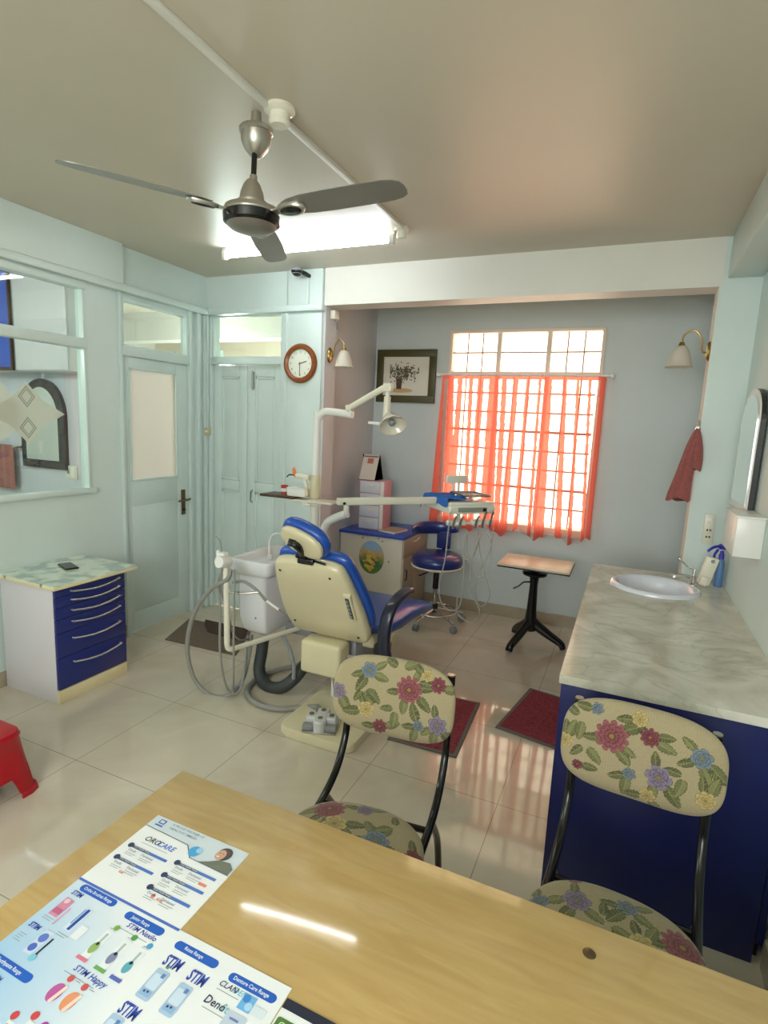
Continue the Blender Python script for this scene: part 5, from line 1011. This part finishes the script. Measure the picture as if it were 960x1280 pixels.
for k, a_ in enumerate((.18, .215, .25)):
    p = NB + D1 * a_ + D2 * .08; q = NB + D1 * (a_ + .015) + D2 * .235
    b = MB(); b.tube([(p.x, p.y, 1.184), (q.x, q.y, 1.184)], .003, M['chrome'], 6); b.tube([(q.x, q.y, 1.184), (q.x + .006, q.y + .01, 1.191)], .0018, M['chrome'], 6); b.build('dental_probe', label=['steel probe nearest the blue cloth on the instrument tray', 'steel probe in the middle of the instrument tray', 'steel probe farthest from the blue cloth on the instrument tray'][k], cat='instrument', group='steel probes on the instrument tray')

# ---------------------------------------------------------------- blue operator stool
sx_, sy_ = -1.345, 4.22
t = thing('operator_stool', (sx_, sy_, 0), 'blue vinyl operator stool on castors in front of the window wall', 'stool')
b = MB(); b.lathe([(0, .475), (.16, .475), (.20, .485), (.212, .50), (.205, .505)], M['creamw'], 40, (sx_, sy_, 0)); b.build('seat_rim', t)
b = MB(); b.lathe([(0, .60), (.12, .602), (.175, .592), (.205, .565), (.210, .53), (.20, .503), (0, .500)], M['navy_vinyl'], 40, (sx_, sy_, 0)); b.build('seat', t)
b = MB(); b.tube([(sx_, sy_, .475), (sx_, sy_, .30)], .024, M['black'], 14); b.tube([(sx_, sy_, .33), (sx_, sy_, .13)], .015, M['steel'], 12); b.tube([(sx_, sy_, .17), (sx_, sy_, .10)], .028, M['black'], 14); b.tube([(sx_, sy_, .47), (sx_ - .05, sy_ - .16, .455), (sx_ - .07, sy_ - .22, .45)], .006, M['black'], 8, 3); b.build('gas_column', t)
for k in range(5):
    a = math.radians(-105 + 72 * k); c_, s_ = math.cos(a), math.sin(a)
    b = MB(); b.tube([(sx_ + .02*c_, sy_ + .02*s_, .125), (sx_ + .14*c_, sy_ + .14*s_, .10), (sx_ + .255*c_, sy_ + .255*s_, .072)], .013, M['chrome'], 10, 4); b.build('leg', t)
    b = MB(); w_ = Vector((sx_ + .255*c_, sy_ + .255*s_, .03)); 
    for e_ in (-1, 1): b.lathe([(0, -.008), (.024, -.008), (.03, -.004), (.03, .004), (.024, .008), (0, .008)], M['graylid'], 18, w_ + Vector((-s_, c_, 0)) * .013 * e_, Vector((-s_, c_, 0)).to_track_quat('Z', 'Y').to_matrix())
    b.tube([w_, w_ + Vector((0, 0, .042))], .008, M['steel'], 8); b.build('castor', t)
b = MB(); b.tube([(sx_ + .185*math.cos(a), sy_ + .185*math.sin(a), .118) for a in [2*PI*k/40 for k in range(40)]], .008, M['chrome'], 10, closed=True); b.build('foot_ring', t)
b = MB(); i = b.mi(M['navy_vinyl']); R_ = []; N2 = 26                              # curved backrest pad, behind-left of the seat
for k in range(N2 + 1):
    a = math.radians(95 + 150 * k / N2 - 40); e_ = max(.25, math.sin(PI * (k + .4) / (N2 + .8)) ** .5); rr_ = .205; c_ = Vector((sx_ + rr_ * math.cos(a), sy_ - .02 + rr_ * math.sin(a), .775)); nr = Vector((math.cos(a), math.sin(a), 0))
    R_.append([b.v(c_ + nr * .022 * e_ * math.cos(q) + Vector((0, 0, 1)) * (.055 * e_ * math.sin(q))) for q in [2*PI*j/14 for j in range(14)]])
for p, q in zip(R_, R_[1:]):
    for k in range(14): b.face((p[k], p[(k+1) % 14], q[(k+1) % 14], q[k]), i)
b.face(R_[0], i); b.face(R_[-1], i); b.build('backrest', t, angle=80)
b = MB(); b.box(sx_ - .07, sx_ + .05, sy_ + .165, sy_ + .195, .60, .75, M['navy_vinyl'], .012, 3); b.tube([(sx_ - .01, sy_ + .18, .62), (sx_ - .01, sy_ + .20, .52), (sx_ - .01, sy_ + .10, .465)], .012, M['black'], 8, 4); b.build('backrest_stem', t)

# ---------------------------------------------------------------- cream cabinet in the alcove corner and things on it
t = thing('storage_cabinet', (-1.9, 4.4, 0), 'cream storage cabinet with blue top in the alcove corner', 'cabinet')
bx('body', -2.185, -1.615, 4.115, 4.69, 0, .69, M['cab_cream'], t, .002); bx('top', -2.195, -1.60, 4.10, 4.693, .69, .713, M['blue_top'], t, .002)
SD = mat('brownish_cabinet_side', 'B7A48E', .4)
d = bx('drawer', -1.615, -1.600, 4.12, 4.68, .53, .685, SD, t, .002); b = MB(); b.tube([(-1.60, 4.33, .64), (-1.588, 4.35, .64), (-1.588, 4.45, .655), (-1.60, 4.47, .66)], .006, M['cream'], 8); b.build('handle', d)
d = bx('door', -1.615, -1.600, 4.12, 4.395, .02, .525, SD, t, .002); b = MB(); b.tube([(-1.60, 4.17, .34), (-1.585, 4.17, .35), (-1.585, 4.17, .42), (-1.60, 4.17, .43)], .005, M['black'], 8); b.build('handle', d)
d = bx('door', -1.615, -1.600, 4.405, 4.68, .02, .525, SD, t, .002)
m, nt, bb, N, Lk = nodes('printed_meadow_sticker'); tc = N('TexCoord'); sp = N('SeparateXYZ'); Lk(tc.outputs['Object'], sp.inputs[0]); nz = N('TexNoise'); nz.inputs['Scale'].default_value = 26; Lk(tc.outputs['Object'], nz.inputs['Vector'])
ad = N('Math'); ad.operation = 'MULTIPLY_ADD'; Lk(nz.outputs['Fac'], ad.inputs[0]); ad.inputs[1].default_value = .12; Lk(sp.outputs[2], ad.inputs[2]); cr = N('ValToRGB'); e = cr.color_ramp.elements; e[0].position = .42; e[0].color = hx('6E8A3A'); e[1].position = .66; e[1].color = hx('8FB6DE'); k_ = e.new(.52); k_.color = hx('3F7A4A'); k_ = e.new(.6); k_.color = hx('C2A866'); Lk(ad.outputs[0], cr.inputs[0]); Lk(cr.outputs[0], bb.inputs['Base Color'])
b = MB(); oy = 4.1148; b.prism([(-1.888 + .115 * math.cos(a), .507 + .142 * math.sin(a)) for a in [2*PI*k/40 for k in range(40)]], oy - .001, oy, m, 'y')
random.seed(5)
for k in range(26):
    a = random.uniform(0, 2*PI); rr_ = random.uniform(0, 1) ** .6; fx_, fz_ = -1.90 + .06 * rr_ * math.cos(a), .475 + .075 * rr_ * math.sin(a); q = random.uniform(.010, .019)
    b.poly([(fx_ + q * math.cos(w_), oy - .0012 - k * .00002, fz_ + q * math.sin(w_)) for w_ in [2*PI*j/7 for j in range(7)]], pc(random.choice(['E3C04A', 'EACB5C', 'D8A944', 'E8A66A'])))
b.build('oval_sticker', t, label='oval sticker of a meadow with yellow blooms', smooth=False, norm=False)
for q in ((-1.975, .665), (-1.935, .69), (-1.83, .675), (-1.795, .655), (-1.73, .49)):
    b = MB(); b.lathe([(0, -.0005), (.010, -.0005), (0, .001)], pc('A88A70'), 5, (q[0], 4.1145, q[1]), RX(90)); b.build('small_sticker', t)
t = thing('mini_drawer_tower', (-1.93, 4.4, .713), 'pink and white mini drawer tower on the cream cabinet', 'drawer tower')
bx('case', -2.085, -1.86, 4.245, 4.42, .713, 1.135, M['pink'], t, .004)
for k in range(4):
    z0 = .722 + k * .103; d = bx('drawer', -2.078, -1.893, 4.235, 4.255, z0, z0 + .096, M['smoke'], t, .004); bx('drawer_handle', -2.0, -1.945, 4.222, 4.237, z0 + .055, z0 + .07, M['creamw'], d, .003)
bx('side_front', -1.890, -1.86, 4.238, 4.25, .713, 1.135, M['white'], t, .001)
t = thing('desk_calendar', (-2.02, 4.35, 1.135), 'small flip desk calendar standing on the mini drawer tower', 'calendar')
b = MB(); b.prism([(4.25, 1.136), (4.34, 1.35), (4.343, 1.35), (4.256, 1.136)], -2.10, -1.955, mat('calendar_page', 'D6CBC0', .5), 'x'); b.prism([(4.345, 1.35), (4.342, 1.35), (4.42, 1.136), (4.426, 1.136)], -2.115, -1.95, M['black'], 'x'); b.prism([(4.25, 1.136), (4.426, 1.136), (4.426, 1.139), (4.25, 1.139)], -2.115, -1.95, M['black'], 'x'); b.build('stand', t, smooth=False)
b = MB(); b.prism([(4.268, 1.175), (4.2665, 1.175), (4.3265, 1.318), (4.328, 1.318)], -2.055, -2.0, pc('B8705A'), 'x'); b.prism([(4.331, 1.328), (4.3295, 1.328), (4.3335, 1.339), (4.335, 1.339)], -2.095, -1.96, pc('7A5A4E'), 'x'); b.build('printed_page', t, smooth=False, label='printed picture on the page')
t = thing('notebook', (-1.78, 4.32, .713), 'closed notebooks lying beside the mini drawer tower', 'notebook')
b = MB(); b.box(-1.86, -1.70, 4.20, 4.40, .713, .728, M['paper'], .002, 2, RZ(-12)); b.build('pages', t); b = MB(); b.box(-1.862, -1.698, 4.198, 4.402, .728, .732, mat('tan_cover', 'B09A7A', .5), .001, 1, RZ(-12)); b.build('cover', t)

# ---------------------------------------------------------------- small pedestal table
t = thing('pedestal_table', (-.55, 4.14, 0), 'small pale-topped table on a black cast tripod pedestal under the window', 'table')
b = MB(); b.box(-.79, -.29, 3.90, 4.28, .650, .664, M['wtable'], .002, 2); b.build('tabletop', t)
b = MB(); b.box(-.793, -.287, 3.897, 4.283, .640, .650, M['black'], .003); b.build('edge_band', t)
b = MB(); ox, oy = -.555, 4.15; b.lathe([(0, .12), (.04, .12), (.046, .18), (.036, .28), (.029, .48), (.034, .53), (.055, .545), (.088, .555), (.092, .57), (.085, .58), (.035, .585), (.022, .60), (.022, .64), (0, .64)], M['black'], 28, (ox, oy, 0)); b.build('pedestal', t)
b = MB(); b.tube([(ox - .02, oy - .02, .50), (ox - .07, oy - .04, .495), (ox - .10, oy - .05, .465), (ox - .14, oy - .06, .44)], .006, M['black'], 8, 4); b.build('clamp_lever', t)
for a in (-115, 5, 125):
    a = math.radians(a); c_, s_ = math.cos(a), math.sin(a); b = MB(); i = b.mi(M['black']); path = catmull([(.0, .20), (.06, .155), (.13, .11), (.19, .075), (.235, .045), (.25, .012)], 5); R_ = []
    for k, p in enumerate(path):
        tt = k / (len(path) - 1); d = (path[min(k+1, len(path)-1)] - path[max(k-1, 0)]).normalized(); nx, nz_ = -d.y, d.x; hh = .044 - .022 * tt; ww = .026 + .002 * tt
        R_.append([b.v((ox + (p.x + nx * hh * math.sin(q)) * c_ - s_ * ww * math.cos(q), oy + (p.x + nx * hh * math.sin(q)) * s_ + c_ * ww * math.cos(q), max(0, p.y + nz_ * hh * math.sin(q)))) for q in [2*PI*j/12 for j in range(12)]])
    for p, q in zip(R_, R_[1:]):
        for k in range(12): b.face((p[k], p[(k+1) % 12], q[(k+1) % 12], q[k]), i)
    b.face(R_[0], i); b.face(R_[-1], i); b.build('leg', t, angle=60)

# ---------------------------------------------------------------- next room: things seen through the partition glass
t = thing('marble_framed_mirror', (-4.57, 3.2, 1.1), 'arched mirror in a dark marble frame seen through the partition glass', 'mirror')
def archx(x0, x1, z0, zs, zt, n=20):
    c_ = (x0 + x1) / 2; h = (x1 - x0) / 2; return [(x0, z0), (x1, z0)] + [(c_ + h * math.cos(a), zs + (zt - zs) * math.sin(a)) for a in [PI * k / n for k in range(n + 1)]]
b = MB(); b.prism(archx(-4.85, -4.30, 1.11, 1.55, 1.86), 3.165, 3.2, M['dark_marble'], 'y', .004); b.build('frame', t, smooth=False)
b = MB(); b.prism(archx(-4.78, -4.37, 1.18, 1.54, 1.79), 3.160, 3.1645, M['mirror'], 'y'); b.build('glass', t, smooth=False)
t = thing('wall_cabinet', (-4.25, 3.1, 1.905), 'white wall cabinet behind the partition glass, right of the blue wall unit', 'cabinet')
bx('body', -4.56, -3.95, 2.98, 3.2, 1.905, 2.69, M['white_side'], t, .003); bx('door', -4.555, -3.955, 2.965, 2.98, 1.91, 2.685, M['white_side'], t, .003)
t = thing('blue_wall_unit', (-4.9, 3.1, 1.905), 'blue-fronted wall unit with brown edging behind the partition glass', 'wall unit')
bx('panel', -5.25, -4.61, 2.96, 2.98, 1.93, 2.69, M['blueboard'], t); bx('edging', -4.61, -4.59, 2.955, 2.98, 1.905, 2.69, M['darkwood'], t, .002); bx('edging', -5.25, -4.61, 2.955, 2.98, 1.905, 1.93, M['darkwood'], t, .002); bx('carcass', -5.25, -4.59, 2.98, 3.2, 1.905, 2.69, M['white_side'], t, .002)
t = thing('towel_rail', (-5.0, 3.15, 1.25), 'steel towel rail on the wall behind the partition glass', 'towel rail')
b = MB(); b.tube([(-5.25, 3.14, 1.27), (-4.88, 3.14, 1.27)], .006, M['steel'], 8); b.tube([(-4.885, 3.2, 1.27), (-4.885, 3.14, 1.27)], .006, M['steel'], 8); b.lathe([(0, 0), (.022, 0), (.02, .01), (0, .012)], M['steel'], 14, (-4.885, 3.2, 1.27), RX(90)); b.build('rail', t)
b = MB(); i = b.mi(M['towel']); R_ = []
for z in (1.285, 1.27, 1.2, 1.1, 1.0, .9): R_.append([b.v((-5.07 + .14 * math.cos(a) * (1 if z < 1.28 else .9), 3.14 + (.012 + .006 * math.sin(a * 9)) * math.sin(a) , z)) for a in [2*PI*k/48 for k in range(48)]])
for p, q in zip(R_, R_[1:]):
    for k in range(48): b.face((p[k], p[(k+1) % 48], q[(k+1) % 48], q[k]), i)
b.face(R_[0], i); b.face(R_[-1], i); b.build('towel', label='russet towel on the rail behind the partition glass', cat='towel', angle=80)
plate('socket_plate', -4.33, -4.20, 3.2, 1.04, 1.15, 'cream and grey switch plate beyond the lower right corner of the partition glass', 'socket', M['creamw'], [(-4.235, 1.095, .025, .045, M['white']), (-4.30, 1.10, .012, .02, M['graylid'])])
